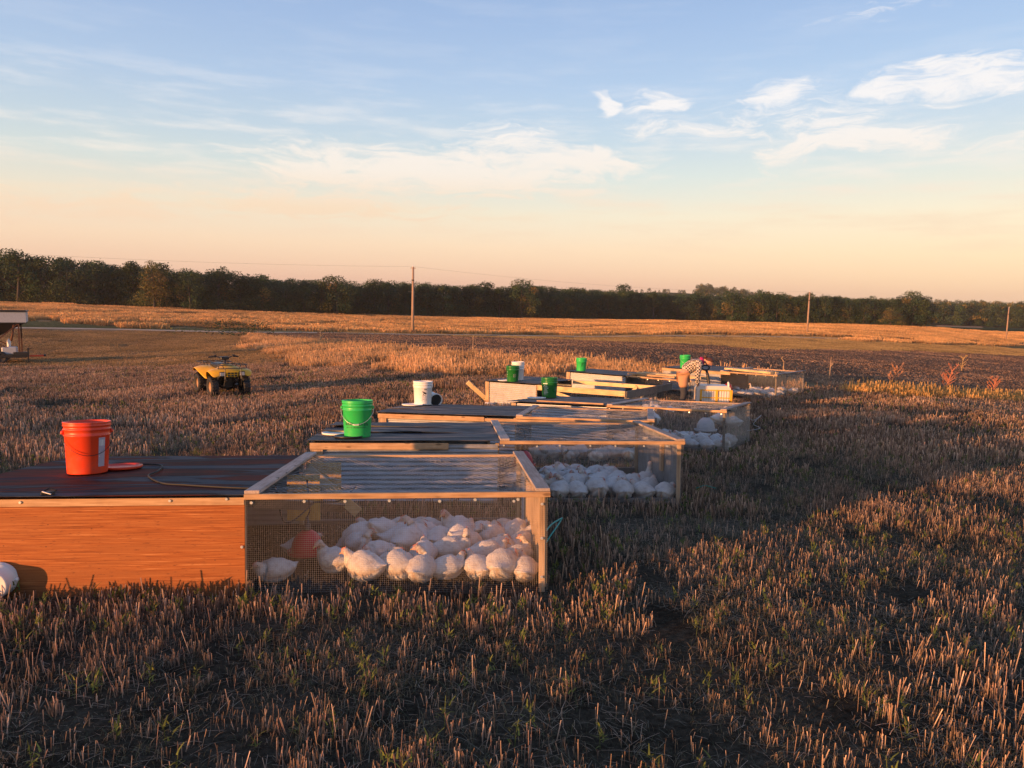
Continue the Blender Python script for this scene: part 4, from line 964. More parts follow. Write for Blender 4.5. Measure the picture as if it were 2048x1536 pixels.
# ------------------------------------------------------------------ buckets
def bucket(label, m, group=None, h=.37, rt=.152, rb=.131, name='plastic_bucket', handle=True, hang=1.2, az0=0.0, hm='screw'):
    o = empty(name, label=label, cat='bucket', group=group); b = MB()
    rr = lambda z: rb+(rt-rb)*z/h
    prof = [(0, .004), (rb-.012, .004), (rb, .0), (rb+.001, .006), (rr(h*.72), h*.72), (rr(h*.73)+.006, h*.735), (rr(h*.75)+.006, h*.75), (rr(h*.76)+.001, h*.76), (rr(h*.84), h*.84), (rr(h*.85)+.007, h*.85), (rr(h*.87)+.007, h*.868),
            (rr(h*.88)+.001, h*.875), (rr(h*.92), h*.92), (rr(h*.93)+.006, h*.925), (rr(h*.94)+.006, h*.945), (rt+.001, h*.955), (rt+.004, h*.98), (rt+.006, h), (rt-.002, h+.002), (rt-.006, h-.004), (rb-.006, .01), (0, .010)]
    b.lathe(prof, 40); b.build('body', m, o, True)
    for s in (-1, 1):
        b = MB(); a = az0+(0 if s > 0 else math.pi); c = Vector((math.cos(a)*(rt+.004), math.sin(a)*(rt+.004), h*.80)); d = Vector((math.cos(a), math.sin(a), 0))
        b.tube([c-d*.006, c+d*.008, c+d*.012], [.016, .014, .008], 10); b.build('handle_ear', m, o, True)
    if handle:
        b = MB(); pts = []
        for t in np.linspace(0, math.pi, 25):
            s_ = math.sin(t); x_ = math.cos(t)*(rt+.012); fwd = s_*(rt+.012)
            pts.append(Matrix.Rotation(az0, 3, 'Z') @ Vector((x_*(1+.02*s_), -fwd*(.98 if hang > 0 else .9), h*.80-s_*h*.36*hang)))
        b.tube(pts, .0022, 5); b.build('bail_handle', M[hm], o, True)
    return o
def printed(o, m, cells, h=.37, rt=.152, rb=.131, name='printed_mark'):
    """cells: (angle0, angle1, z0, z1) flat print patches on the bucket wall"""
    b = MB()
    for a0, a1, z0, z1 in cells:
        n = max(1, int(abs(a1-a0)/.12)); vs = []
        for z in (z0, z1):
            r_ = rb+(rt-rb)*z/h+.0012
            for i in range(n+1): a = a0+(a1-a0)*i/n; vs.append((r_*math.cos(a), r_*math.sin(a), z))
        b.add(vs, [(i, i+1, n+2+i, n+1+i) for i in range(n)])
    b.build(name, m, o)
def textrow(a0, a1, z, hh, n, seed, fill=.8):
    g = random.Random(seed); out = []; da = (a1-a0)/n
    for i in range(n):
        if g.random() > fill: continue
        s = a0+i*da; ww = da*.72; k_ = g.randrange(4)
        out.append((s, s+ww*.28, z, z+hh))
        if k_ in (0, 1): out.append((s+ww*.7, s+ww, z, z+hh))
        if k_ in (0, 2): out.append((s, s+ww, z+hh*.78, z+hh))
        if k_ in (1, 3): out.append((s, s+ww, z+hh*.4, z+hh*.6))
        if k_ in (2, 3): out.append((s, s+ww, z, z+hh*.22))
    return out
F_ = -math.pi/2      # the side facing the camera
red = bucket('orange red bucket standing on the dark roof of the nearest pen', M['red_plastic'], az0=.55, hm='steel_dark'); place(red, 1, .58, .93, .634, 0)
printed(red, M['label_grey'], [(F_+.95, F_+1.32, .05, .26)], name='sticker'); printed(red, M['print_white'], [(F_+1.0, F_+1.25, .20, .245), (F_+1.0, F_+1.22, .15, .16), (F_+1.0, F_+1.2, .12, .13)], name='sticker_print')
gb = bucket('bright green bucket with dark lettering and a white bar on the second pen roof', M['green_plastic'], az0=.05); place(gb, 2, .42, .30, .634)
gb_ = textrow(F_-.85, F_-.25, .125, .022, 6, 3)+textrow(F_+.25, F_+1.0, .125, .024, 6, 5)+[(F_+.22, F_+1.0, .119, .122), (F_-.9, F_-.2, .148, .151)]+textrow(F_-.75, F_+.9, .098, .009, 26, 8)
printed(gb, M['print_black'], gb_); printed(gb, M['print_white'], [(F_-.22, F_+.22, .126, .140)], name='white_bar')
wb = bucket('white bucket with a black emblem on the third pen roof', M['white_plastic'], az0=-.1, handle=False); place(wb, 3, .27, 1.30, .634)
printed(wb, M['print_black'], textrow(F_+.15, F_+.75, .235, .022, 4, 2)+[(F_+.20, F_+.36, .205, .215), (F_+.28, F_+.52, .195, .207), (F_+.38, F_+.64, .180, .196), (F_+.48, F_+.70, .172, .184), (F_+.30, F_+.42, .165, .178), (F_+.22, F_+.6, .150, .156)])
printed(wb, M['print_grey'], textrow(F_+.2, F_+.85, .128, .012, 10, 4)+textrow(F_+.2, F_+.85, .110, .010, 12, 6)+textrow(F_+.2, F_+.8, .085, .016, 8, 7)+textrow(F_+.2, F_+.8, .062, .014, 8, 9), name='small_print')
dg = bucket('dark green bucket with pale printed lines on the fourth pen roof', M['dkgreen_plastic'], az0=.3, handle=False); place(dg, 4, .22, 1.10, .634, R(28.9))
pr = [(F_-.95, F_-.30, .255, .272)]
for i in range(7): pr += textrow(F_-.92, F_-.38+.1*(i % 3), .222-.026*i, .016, 7-(i % 2), 20+i, .9)
printed(dg, M['print_white'], pr); printed(dg, M['print_grey'], textrow(F_+.75, F_+1.05, .12, .02, 3, 41)+textrow(F_+.75, F_+1.05, .15, .02, 3, 42)+textrow(F_+.75, F_+1.05, .18, .02, 3, 43), name='side_print')
dg2 = bucket('dark green bucket with a square label on the opened pen beside stacked white pails', M['dkgreen_plastic'], az0=.3, handle=False); place(dg2, 5, .70, .14, .634, R(33))
printed(dg2, M['print_white'], textrow(F_-1.15, F_-.95, .22, .02, 2, 50)+textrow(F_-1.15, F_-.95, .16, .02, 2, 51)+textrow(F_-1.15, F_-.95, .11, .02, 2, 52)); printed(dg2, M['print_grey'], [(F_+.12, F_+.55, .11, .115), (F_+.12, F_+.55, .175, .18), (F_+.12, F_+.16, .115, .175), (F_+.51, F_+.55, .115, .175)]+textrow(F_+.2, F_+.48, .125, .012, 4, 53)+textrow(F_+.2, F_+.48, .145, .012, 4, 54), name='square_label')
for i in range(2):
    st = bucket(['lower white pail of the stack beside the dark green bucket on the opened pen', 'upper white pail nested on the stack beside the dark green bucket on the opened pen'][i], M['white_plastic'], 'stacked white pails', h=.37, handle=False, az0=1.); place(st, 5, .58, .55, .634+.07*i)
g6 = bucket('bright green bucket with a dark letter F on the pen left of the person', M['green_plastic'], az0=.2, handle=False); place(g6, 6, .27, .44, .634, R(28))
printed(g6, M['print_dkgreen'], [(F_-.05, F_+.10, .13, .235), (F_-.05, F_+.42, .215, .235), (F_-.05, F_+.33, .17, .188)], name='letter')
g7 = bucket('bright green bucket on the farthest pen roof directly behind the person', M['green_plastic'], az0=.1); place(g7, 7, .62, .22, .634, R(44))
printed(g7, M['print_dkgreen'], [(F_+.45, F_+.70, .11, .24)], name='dark_panel')
# lids and dishes under the buckets
def dish(label, k, u, v, m, r_=.155, name='bucket_lid', rot=None):
    o = empty(name, label=label, cat='lid'); b = MB(); b.lathe([(0, .006), (r_-.02, .006), (r_-.012, .014), (r_, .016), (r_+.002, 0), (r_-.004, -.001), (0, 0)], 32); b.build('disc', M[m], o, True)
    b = MB(); b.lathe([(r_+.002, .004), (r_+.006, .009), (r_+.004, .017), (r_-.002, .0175)], 32); b.build('rim', M[m], o, True); place(o, k, u, v, .636); return o
dish('red lid lying on the dark roof right behind the orange red bucket', 1, .735, 1.14, 'red_plastic', .135)
dish('white lid half under the bright green bucket with lettering', 2, .19, .50, 'white_plastic')
dish('dark lid pressed under the foot of the bright green bucket with lettering', 2, .345, .22, 'black_plastic', .14)
dish('white lid half under the white bucket on the third pen', 3, .16, 1.12, 'white_plastic', .165)
dish('white lid in front of the dark green bucket on the fourth pen', 4, .12, .78, 'white_plastic', .165)
dish('white lid left of the dark green bucket on the opened pen', 5, .46, .15, 'white_plastic', .15)
dish('white lid on the farthest pen roof between the green bucket and the person', 7, .58, .75, 'white_plastic', .18)
tip = bucket('small pail lying on its side with its dark mouth showing, right of the white bucket', M['white_plastic'], h=.26, rt=.10, rb=.088, name='tipped_pail', handle=False); 
tip.location = on_pen(3, .30, 1.62, .634+.1); tip.rotation_euler = (R(90), 0, R(22)); tip.rotation_euler = (Matrix.Rotation(R(28), 3, 'Z') @ Matrix.Rotation(R(96), 3, 'X')).to_euler()
b = MB(); b.lathe([(0, .235), (.094, .235), (.0, .236)], 24); b.build('mouth_shade_disc', M['black_plastic'], tip)  # black disc across the mouth stands for the shade inside the pail
pail = bucket('white pail lying on its side in the grass at the lower left corner', M['white_plastic'], h=.13, rt=.098, rb=.092, name='lying_pail', handle=False); px_, py_ = -3.055, 4.32
pail.location = (px_, py_, h1(px_, py_)+.115); pail.rotation_euler = (Matrix.Rotation(R(10), 3, 'Z') @ Matrix.Rotation(R(-88), 3, 'X')).to_euler()
# hose and clip on the nearest roof
b = MB(); hp_ = [(.58, 1.15), (.62, 1.19), (.73, 1.29), (.86, 1.32), (.99, 1.23), (1.07, .95), (1.09, .72), (1.3, .4), (1.49, .31), (1.76, .21), (1.955, .16)]
def smoothpath(p, n=6):
    out = []
    for i in range(len(p)-1):
        p0, p1_, p2_, p3_ = [np.array(p[max(0, min(len(p)-1, j))], float) for j in (i-1, i, i+1, i+2)]
        for t in np.linspace(0, 1, n, endpoint=False): out.append(tuple(.5*((2*p1_)+(-p0+p2_)*t+(2*p0-5*p1_+4*p2_-p3_)*t*t+(-p0+3*p1_-3*p2_+p3_)*t**3)))
    return out+[tuple(p[-1])]
b.tube([(q[0], q[1], .637) for q in smoothpath(hp_)], .0065, 6); o = b.build('water_hose', M['black_rubber'], None, True, label='thin black hose curling over the dark roof of the nearest pen', cat='hose'); place(o, 1, 0, 0, 0)
clip = empty('latch_clip', label='small black clip with a steel lever on the front edge of the nearest roof', cat='clip'); place(clip, 1, .76, .02, .632, .3)
b = MB(); b.box(-.03, .045, -.012, .03, 0, .018, .004); b.tube([(-.02, .02, .018), (.01, .03, .035), (.05, .02, .02)], .006, 6); b.build('body', M['black_plastic'], clip)
b = MB(); b.obox((-.02, -.012, .022), (.03, -.03, .006), .012, .004); b.build('lever', M['screw'], clip)
# pull rope and other cords
b = MB(); b.tube(smoothpath([(3.86, .33, .29), (3.94, .60, .285), (4.045, .86, .27), (4.05, .88, .262), (4.0, .72, .25), (3.92, .52, .22), (3.86, .42, .17)], 5), .006, 6)
o = b.build('pull_rope', M['teal'], None, True, label='teal rope loop sticking out of the right wall of the nearest pen', cat='rope'); place(o, 1, 0, 0, 0)
b = MB(); b.tube([(2.0, 7.98, h1(2, 8)+.10), (2.1, 8.02, h1(2.1, 8)+.125), (2.22, 8.0, h1(2.2, 8)+.10)], .004, 5); b.build('grass_cord', M['teal'], None, True, label='short pale green cord lying in the grass right of the second pen', cat='cord')
b = MB(); b.tube(smoothpath([(3.70, 1.5, .42), (3.78, 1.62, .36), (3.88, 1.72, .44), (3.78, 1.60, .30), (3.9, 1.55, .24), (3.72, 1.4, .20)], 5), .004, 5)
o = b.build('pull_rope', M['grey_plastic'], None, True, label='knotted white rope on the right wall of the fourth pen', cat='rope'); place(o, 4, 0, 0, 0)
# drinkers
def drinker(label, k, u, v, w_, m='drinker_red', s=1.0, big=False):
    o = empty('bell_drinker', label=label, cat='drinker'); b = MB()
    b.lathe([(r_*s, z*s) for r_, z in [(.162, .0), (.158, -.012), (.148, -.004), (.132, .010), (.133, .02), (.132, .05), (.124, .09), (.108, .13), (.082, .165), (.05, .188), (.022, .20), (0, .202)]], 36); b.build('bell', M[m], o, True)
    b = MB(); b.lathe([(.162*s, .0), (.170*s, .022*s), (.160*s, .024*s), (.156*s, .002)], 36); b.build('trough_lip', M[m], o, True)
    b = MB(); b.lathe([(.034*s, .185*s), (.034*s, .235*s), (.018*s, .255*s), (.014*s, .31*s), (0, .31*s)], 16); b.build('valve', M['black_plastic'], o, True)
    b = MB(); b.tube([(0, 0, .30*s), (.02, 0, .36*s), (0, 0, PH-w_)], .006, 6); b.build('hanger', M['black_rubber'], o, True)
    place(o, k, u, v, w_); return o
drinker('red bell drinker hanging behind the mesh at the left of the nearest pen', 1, 2.20, .66, .09, s=.83)
drinker('red bell drinker hanging inside the second pen', 2, 2.20, 1.05, .22, s=.85)
drinker('big pale drum shaped drinker hanging at the back of the fourth pen', 4, 3.02, 1.45, .16, 'grey_plastic', 1.15)
drinker('dark red drinker hanging at the left end of the farthest pen flock', 7, 2.0, .25, .12, s=.9)
b = MB(); b.tube(smoothpath([(2.02, .50, .60), (2.06, .52, .36), (2.12, .56, .34), (2.2, .62, .40), (2.24, .70, .44), (2.4, .8, .43), (2.5, 1.0, .5)], 5), .006, 6)
o = b.build('water_hose', M['black_rubber'], None, True, label='black hose looping down to the drinker inside the nearest pen', cat='hose'); place(o, 1, 0, 0, 0)
# ------------------------------------------------------------------ chickens
def bird_mesh(path, seed, wing=.014, n=18):
    """one continuous lofted body: path rows (x, y, z, ry, rz)"""
    g = random.Random(seed); P = [Vector(p[:3]) for p in path]; V = []; Fs = []; T = []
    Q = []; Rr = []
    for i in range(len(P)-1):
        for t in (0, .5):
            p0, p1_, p2_, p3_ = [np.array(path[max(0, min(len(P)-1, j))]) for j in (i-1, i, i+1, i+2)]
            q = .5*((2*p1_)+(-p0+p2_)*t+(2*p0-5*p1_+4*p2_-p3_)*t*t+(-p0+3*p1_-3*p2_+p3_)*t**3); Q.append(Vector(q[:3])); Rr.append((max(.003, q[3]), max(.003, q[4])))
    Q.append(P[-1]); Rr.append(path[-1][3:5])
    m = len(Q)
    for i in range(m):
        t = (Q[min(i+1, m-1)]-Q[max(i-1, 0)]).normalized(); side = Vector((0, 1, 0)); side = (side-t*side.dot(t)).normalized(); up = t.cross(side)
        if up.z < 0 and abs(t.z) < .9: up = -up
        f = i/(m-1)
        for j in range(n):
            a = 2*math.pi*j/n; ca, sa = math.cos(a), math.sin(a); ry, rz = Rr[i]
            v = Q[i]+side*ca*ry+up*sa*rz; tint = (1, 1, 1)
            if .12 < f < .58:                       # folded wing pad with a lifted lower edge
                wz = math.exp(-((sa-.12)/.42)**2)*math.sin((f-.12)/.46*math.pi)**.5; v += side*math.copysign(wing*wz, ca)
                if -.60 < sa < -.32: v -= side*math.copysign(.012, ca); tint = (.78, .64, .56)  # crease shade below the wing edge is painted into the tint
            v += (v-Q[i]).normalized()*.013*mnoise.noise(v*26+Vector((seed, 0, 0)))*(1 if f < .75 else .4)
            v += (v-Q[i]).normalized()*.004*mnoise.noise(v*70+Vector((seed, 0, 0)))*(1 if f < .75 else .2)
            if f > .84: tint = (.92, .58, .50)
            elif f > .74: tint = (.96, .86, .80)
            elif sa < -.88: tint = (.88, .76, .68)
            V.append(v); T.append(tint)
    for i in range(m-1):
        for j in range(n): Fs.append((i*n+j, i*n+(j+1) % n, (i+1)*n+(j+1) % n, (i+1)*n+j))
    V.append(Q[0]+(Q[0]-Q[1])*.3); T.append((.9, .9, .9)); V.append(Q[-1]+(Q[-1]-Q[-2])*.3); T.append((.8, .5, .3))
    k0, k1 = len(V)-2, len(V)-1
    tris = [(k0, (j+1) % n, j) for j in range(n)]+[(k1, (m-1)*n+j, (m-1)*n+(j+1) % n) for j in range(n)]
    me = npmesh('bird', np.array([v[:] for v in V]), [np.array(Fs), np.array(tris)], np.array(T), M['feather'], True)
    return me, Q[-1], (Q[-1]-Q[-4]).normalized()
POSE = {
 'resting': [(-.175,0,.135,.010,.006),(-.155,0,.130,.030,.014),(-.125,0,.118,.058,.040),(-.07,0,.108,.088,.080),(-.01,0,.104,.100,.098),(.05,0,.108,.098,.100),(.10,.0,.122,.078,.082),(.124,.004,.136,.056,.058),(.136,.010,.156,.040,.042),(.146,.016,.174,.031,.032),(.160,.022,.184,.025,.026),(.178,.026,.180,.017,.018),(.190,.028,.173,.007,.007)],
 'tucked': [(-.165,0,.150,.012,.006),(-.145,0,.142,.032,.016),(-.115,0,.128,.062,.046),(-.06,0,.112,.092,.086),(-.005,0,.108,.106,.104),(.05,0,.110,.104,.104),(.095,.0,.118,.084,.088),(.120,-.02,.140,.054,.056),(.110,-.045,.165,.034,.036),(.088,-.065,.178,.028,.028),(.066,-.078,.176,.023,.024),(.046,-.086,.168,.014,.015),(.034,-.090,.162,.006,.006)],
 'alert': [(-.170,0,.185,.010,.006),(-.150,0,.178,.030,.016),(-.120,0,.162,.056,.042),(-.065,0,.148,.082,.078),(-.01,0,.142,.092,.094),(.045,0,.150,.088,.096),(.088,0,.178,.068,.074),(.108,0,.215,.044,.044),(.114,0,.255,.028,.029),(.120,0,.290,.023,.024),(.132,.0,.316,.025,.026),(.154,.0,.316,.018,.019),(.172,.0,.308,.007,.007)],
 'pecking': [(-.150,0,.235,.010,.006),(-.135,0,.222,.032,.016),(-.110,0,.195,.060,.044),(-.06,0,.165,.086,.080),(-.01,0,.148,.094,.092),(.045,0,.135,.088,.088),(.092,0,.118,.064,.068),(.125,.01,.098,.042,.042),(.148,.018,.080,.030,.030),(.168,.022,.062,.025,.025),(.186,.024,.048,.023,.024),(.198,.026,.032,.015,.016),(.204,.027,.020,.006,.006)],
 'turned': [(-.172,0,.140,.010,.006),(-.152,0,.134,.032,.014),(-.122,0,.122,.060,.042),(-.066,0,.112,.092,.084),(-.008,0,.108,.102,.100),(.05,0,.114,.096,.098),(.092,.006,.134,.070,.076),(.110,.018,.168,.046,.046),(.112,.034,.202,.030,.030),(.108,.054,.228,.025,.026),(.104,.078,.234,.024,.024),(.100,.100,.226,.016,.017),(.098,.115,.218,.006,.006)],
}
def make_bird(pose, seed):
    me, tip, d = bird_mesh(POSE[pose], seed); o = bpy.data.objects.new('white_chicken', me); col.objects.link(o)
    path = POSE[pose]; hd = Vector(path[-3][:3]); zt = path[-3][4]
    side = Vector((0, 0, 1)).cross(d).normalized() if abs(d.z) < .95 else Vector((0, 1, 0)); up = d.cross(side).normalized(); up = up if up.z > -.2 else -up
    b = MB(); b.tube([tip-d*.004, tip+d*.012, tip+d*.022-Vector((0, 0, .005))], [.0075, .005, .001], 6); b.build('beak', M['beak'], o, True)
    b = MB()
    for i in range(4): c = hd+up*(zt*.9)+d*(-.016+.012*i); b.obox(c, c+up*(.008-.002*abs(i-1.5))+d*.002, .004, .009, d)
    for s in (-1, 1): c = hd-up*(zt*.8)+side*s*.007+d*.004; b.tube([c, c-Vector((0, 0, .012)), c-Vector((0, 0, .020))], [.004, .007, .004], 5)
    b.build('comb', M['comb'], o)
    for s in (-1, 1):
        b = MB(); c = hd+side*s*(path[-3][3]*.93)+up*.004; b.tube([c-side*s*.003, c+side*s*.0015], [.0045, .003], 6); b.build('eye', M['black_plastic'], o)
    bz = path[4][2]-path[4][4]
    for s in (-1, 1):
        b = MB(); x0 = -.005; y0 = s*.045; b.tube([(x0, y0, bz+.03), (x0+.012, y0, .018), (x0+.005, y0, .006)], [.014, .008, .008], 6)
        for a in (-.5, 0, .5): b.tube([(x0+.005, y0, .007), (x0+.005+.045*math.cos(a), y0+.045*math.sin(a), .004)], [.006, .003], 5)
        b.tube([(x0+.005, y0, .007), (x0-.022, y0, .004)], [.005, .003], 5); b.build('leg', M['shank'], o)
    return o
proto = {}
used = set()
def bird(pose, seed, loc, rz, s, label, group):
    key = (pose, seed)
    if key not in proto: o = proto[key] = make_bird(pose, seed)
    else: o = copy_tree(proto[key])
    o.location = loc; o.rotation_euler = (random.uniform(-.05, .05), random.uniform(-.06, .06), rz); o.scale = (s, s, s*random.uniform(.94, 1.06))
    tag(o, label, 'chicken', group); return o
def in_pen(k, u, v): q = on_pen(k, u, v, 0); return (q.x, q.y, h1(q.x, q.y)-.008)
B = math.pi/2
GP = 'white chickens in the nearest pen'
front1 = [  # pose, u, v, heading, scale, label
 ('turned', 2.42, .46, B+.9, .98, 'white chicken with raised head right beside the red drinker in the nearest pen'),
 ('resting', 2.66, .25, B+1.0, 1.08, 'leftmost plump sunlit chicken against the front mesh, tail towards the drinker'),
 ('tucked', 2.88, .27, B+.9, 1.08, 'second plump sunlit chicken against the front mesh, head tucked under its wing'),
 ('turned', 3.02, .20, B-.3, .98, 'narrow sunlit chicken with a shaded flank, third along the front mesh'),
 ('resting', 3.19, .28, B-1.1, .95, 'grey shaded chicken with only its breast in the sun, fourth along the front mesh'),
 ('resting', 3.40, .27, B+.3, .98, 'sunlit chicken seen from behind in the gap right of the middle of the front mesh'),
 ('tucked', 3.56, .24, B-.25, 1.12, 'fat sunlit chicken seen from behind, second from the right end of the front mesh'),
 ('resting', 3.715, .21, B-.1, .92, 'narrow bright chicken in the right front corner of the nearest pen'),
 ('resting', 2.70, .66, B+2.4, 1.0, 'shaded chicken behind the leftmost sunlit pair in the nearest pen'),
 ('resting', 3.02, .58, B-.1, 1.0, 'shaded chicken with one sunlit spot on its back behind the narrow one'),
 ('turned', 3.22, .66, -.2, 1.05, 'sunlit chicken standing sideways in the second row of the nearest pen'),
 ('pecking', 3.33, .78, .3, 1.0, 'grey chicken bending forward beside the sunlit sideways one'),
 ('resting', 3.46, .58, .2, 1.0, 'chicken with a sunlit back edge behind the gap in the front row'),
 ('tucked', 3.60, .74, B+.4, .98, 'pink edged chicken in the second row near the right wall'),
 ('turned', 3.70, .56, B-.8, .9, 'chicken turning its pinkish head towards the right wall of the nearest pen'),
 ('resting', 3.74, .84, B-.6, 1.0, 'shaded chicken leaning on the right wall behind the corner bird'),
 ('resting', 2.10, .92, .4, .95, 'dim white chicken behind the red drinker in the nearest pen'),
 ('resting', 2.06, .34, -2.6, .95, 'dim white chicken at the left mesh edge in front of the red drinker')]
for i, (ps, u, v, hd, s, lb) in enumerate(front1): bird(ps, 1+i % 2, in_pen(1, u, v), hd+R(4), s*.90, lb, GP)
def flock(k, u0, u1, v0, v1, n, mind, label, group, away=True, s0=.93, seed=0, avoid=()):
    g = random.Random(seed); pts = []; tries = 0
    while len(pts) < n and tries < 6000:
        tries += 1; u, v = g.uniform(u0, u1), g.uniform(v0, v1)
        if all((u-a)**2+(v-b_)**2 > mind**2 for a, b_ in pts+list(avoid)): pts.append((u, v))
    words = {'resting': 'sitting', 'tucked': 'head tucked', 'turned': 'sideways looking', 'alert': 'neck raised', 'pecking': 'pecking'}
    for u, v in pts:
        fu, fv = (u-u0)/(u1-u0), (v-v0)/(v1-v0); third = 'left' if fu < .25 else ('left centre' if fu < .5 else ('right centre' if fu < .75 else 'right')); rw = 'front' if fv < .5 else 'rear'
        ps = g.choices(['resting', 'tucked', 'turned', 'alert', 'pecking'], [4, 6, 2, .6, 1.6])[0]
        bird(ps, g.choice([1, 2]), in_pen(k, u, v), g.gauss(B+R(PENS[k][3]), 1.1) if g.random() < .75 else g.uniform(0, 6.3), s0*g.uniform(.92, 1.10), '%s white chicken, %s %s of %s' % (words[ps], third, rw, label), group)
av = [(f[1], f[2]) for f in front1]
flock(1, 2.50, 3.74, .90, 1.14, 11, .155, 'the middle crowd, nearest pen', GP, seed=3, avoid=av)
flock(1, 2.56, 3.74, 1.17, 1.42, 9, .17, 'the back line, nearest pen', GP, seed=4, avoid=av)
G2_ = 'white chickens in the second pen'
f2 = [('turned', 2.50, .20, B-.4, 1.05, 'sunlit orange tinted chicken just right of the nearest pen corner in the second pen'),
 ('resting', 2.68, .20, B+.1, 1.05, 'shaded chicken, second along the front mesh of the second pen'),
 ('tucked', 2.89, .22, B+.1, 1.12, 'shaded chicken seen from behind, third along the front mesh of the second pen'),
 ('resting', 3.17, .20, B-.05, 1.08, 'shaded chicken at the centre right of the front mesh of the second pen'),
 ('resting', 3.39, .22, B+.5, 1.02, 'shaded chicken, second from the right in the front row of the second pen'),
 ('tucked', 3.60, .18, B-.5, 1.05, 'rightmost chicken at the front mesh of the second pen'),
 ('turned', 2.66, .46, .3, 1.15, 'chicken with a sunlit back and red face in the second row of the second pen')]
for i, (ps, u, v, hd, s, lb) in enumerate(f2): bird(ps, 1+i % 2, in_pen(2, u, v), hd+R(4), s*.93, lb, G2_)
flock(2, 2.05, 3.58, .40, .85, 17, .165, 'the middle flock, second pen', G2_, seed=6, avoid=[(f[1], f[2]) for f in f2])
flock(2, 2.15, 3.30, .88, 1.35, 12, .17, 'the back rows, second pen', G2_, seed=7)
flock(3, 2.15, 3.75, .08, .55, 14, .19, 'the third pen flock', 'white chickens in the third pen', seed=8)
flock(4, 1.95, 3.55, .10, 1.15, 40, .165, 'the packed flock, fourth pen', 'white chickens in the fourth pen', seed=9)
flock(7, 1.25, 3.42, .08, .55, 15, .185, 'the front rows, farthest pen', 'white chickens in the farthest pen', seed=10)
flock(7, 1.55, 3.42, .58, 1.35, 15, .20, 'the back rows, farthest pen', 'white chickens in the farthest pen', seed=11)
flock(5, 2.2, 3.55, .25, 1.5, 11, .24, 'the few in the opened pen', 'white chickens in the opened pen', seed=12)
for i, (x, y, ps, hd, s, lb) in enumerate([(2.80, 14.75, 'alert', B, 1.25, 'lone pale chicken standing behind the fourth pen, left of the pale drum drinker'),
    (4.05, 14.7, 'alert', .4, 1.2, 'pale chicken standing behind the fourth pen, right of the pale drum drinker'), (4.30, 14.55, 'turned', 2.5, 1.2, 'pale chicken behind the right mesh wall of the fourth pen'),
    (3.45, 16.4, 'resting', 1.2, 1.05, 'white chicken at the left foot of the person'), (3.20, 16.75, 'alert', 2.3, 1.0, 'white chicken walking away to the left behind the person'), (5.05, 17.3, 'pecking', .6, 1.05, 'white chicken just right of the yellow crate')]):
    bird(ps, 1+i % 2, (x, y, h1(x, y)-.005), hd, s, lb, 'loose chickens around the opened pen')

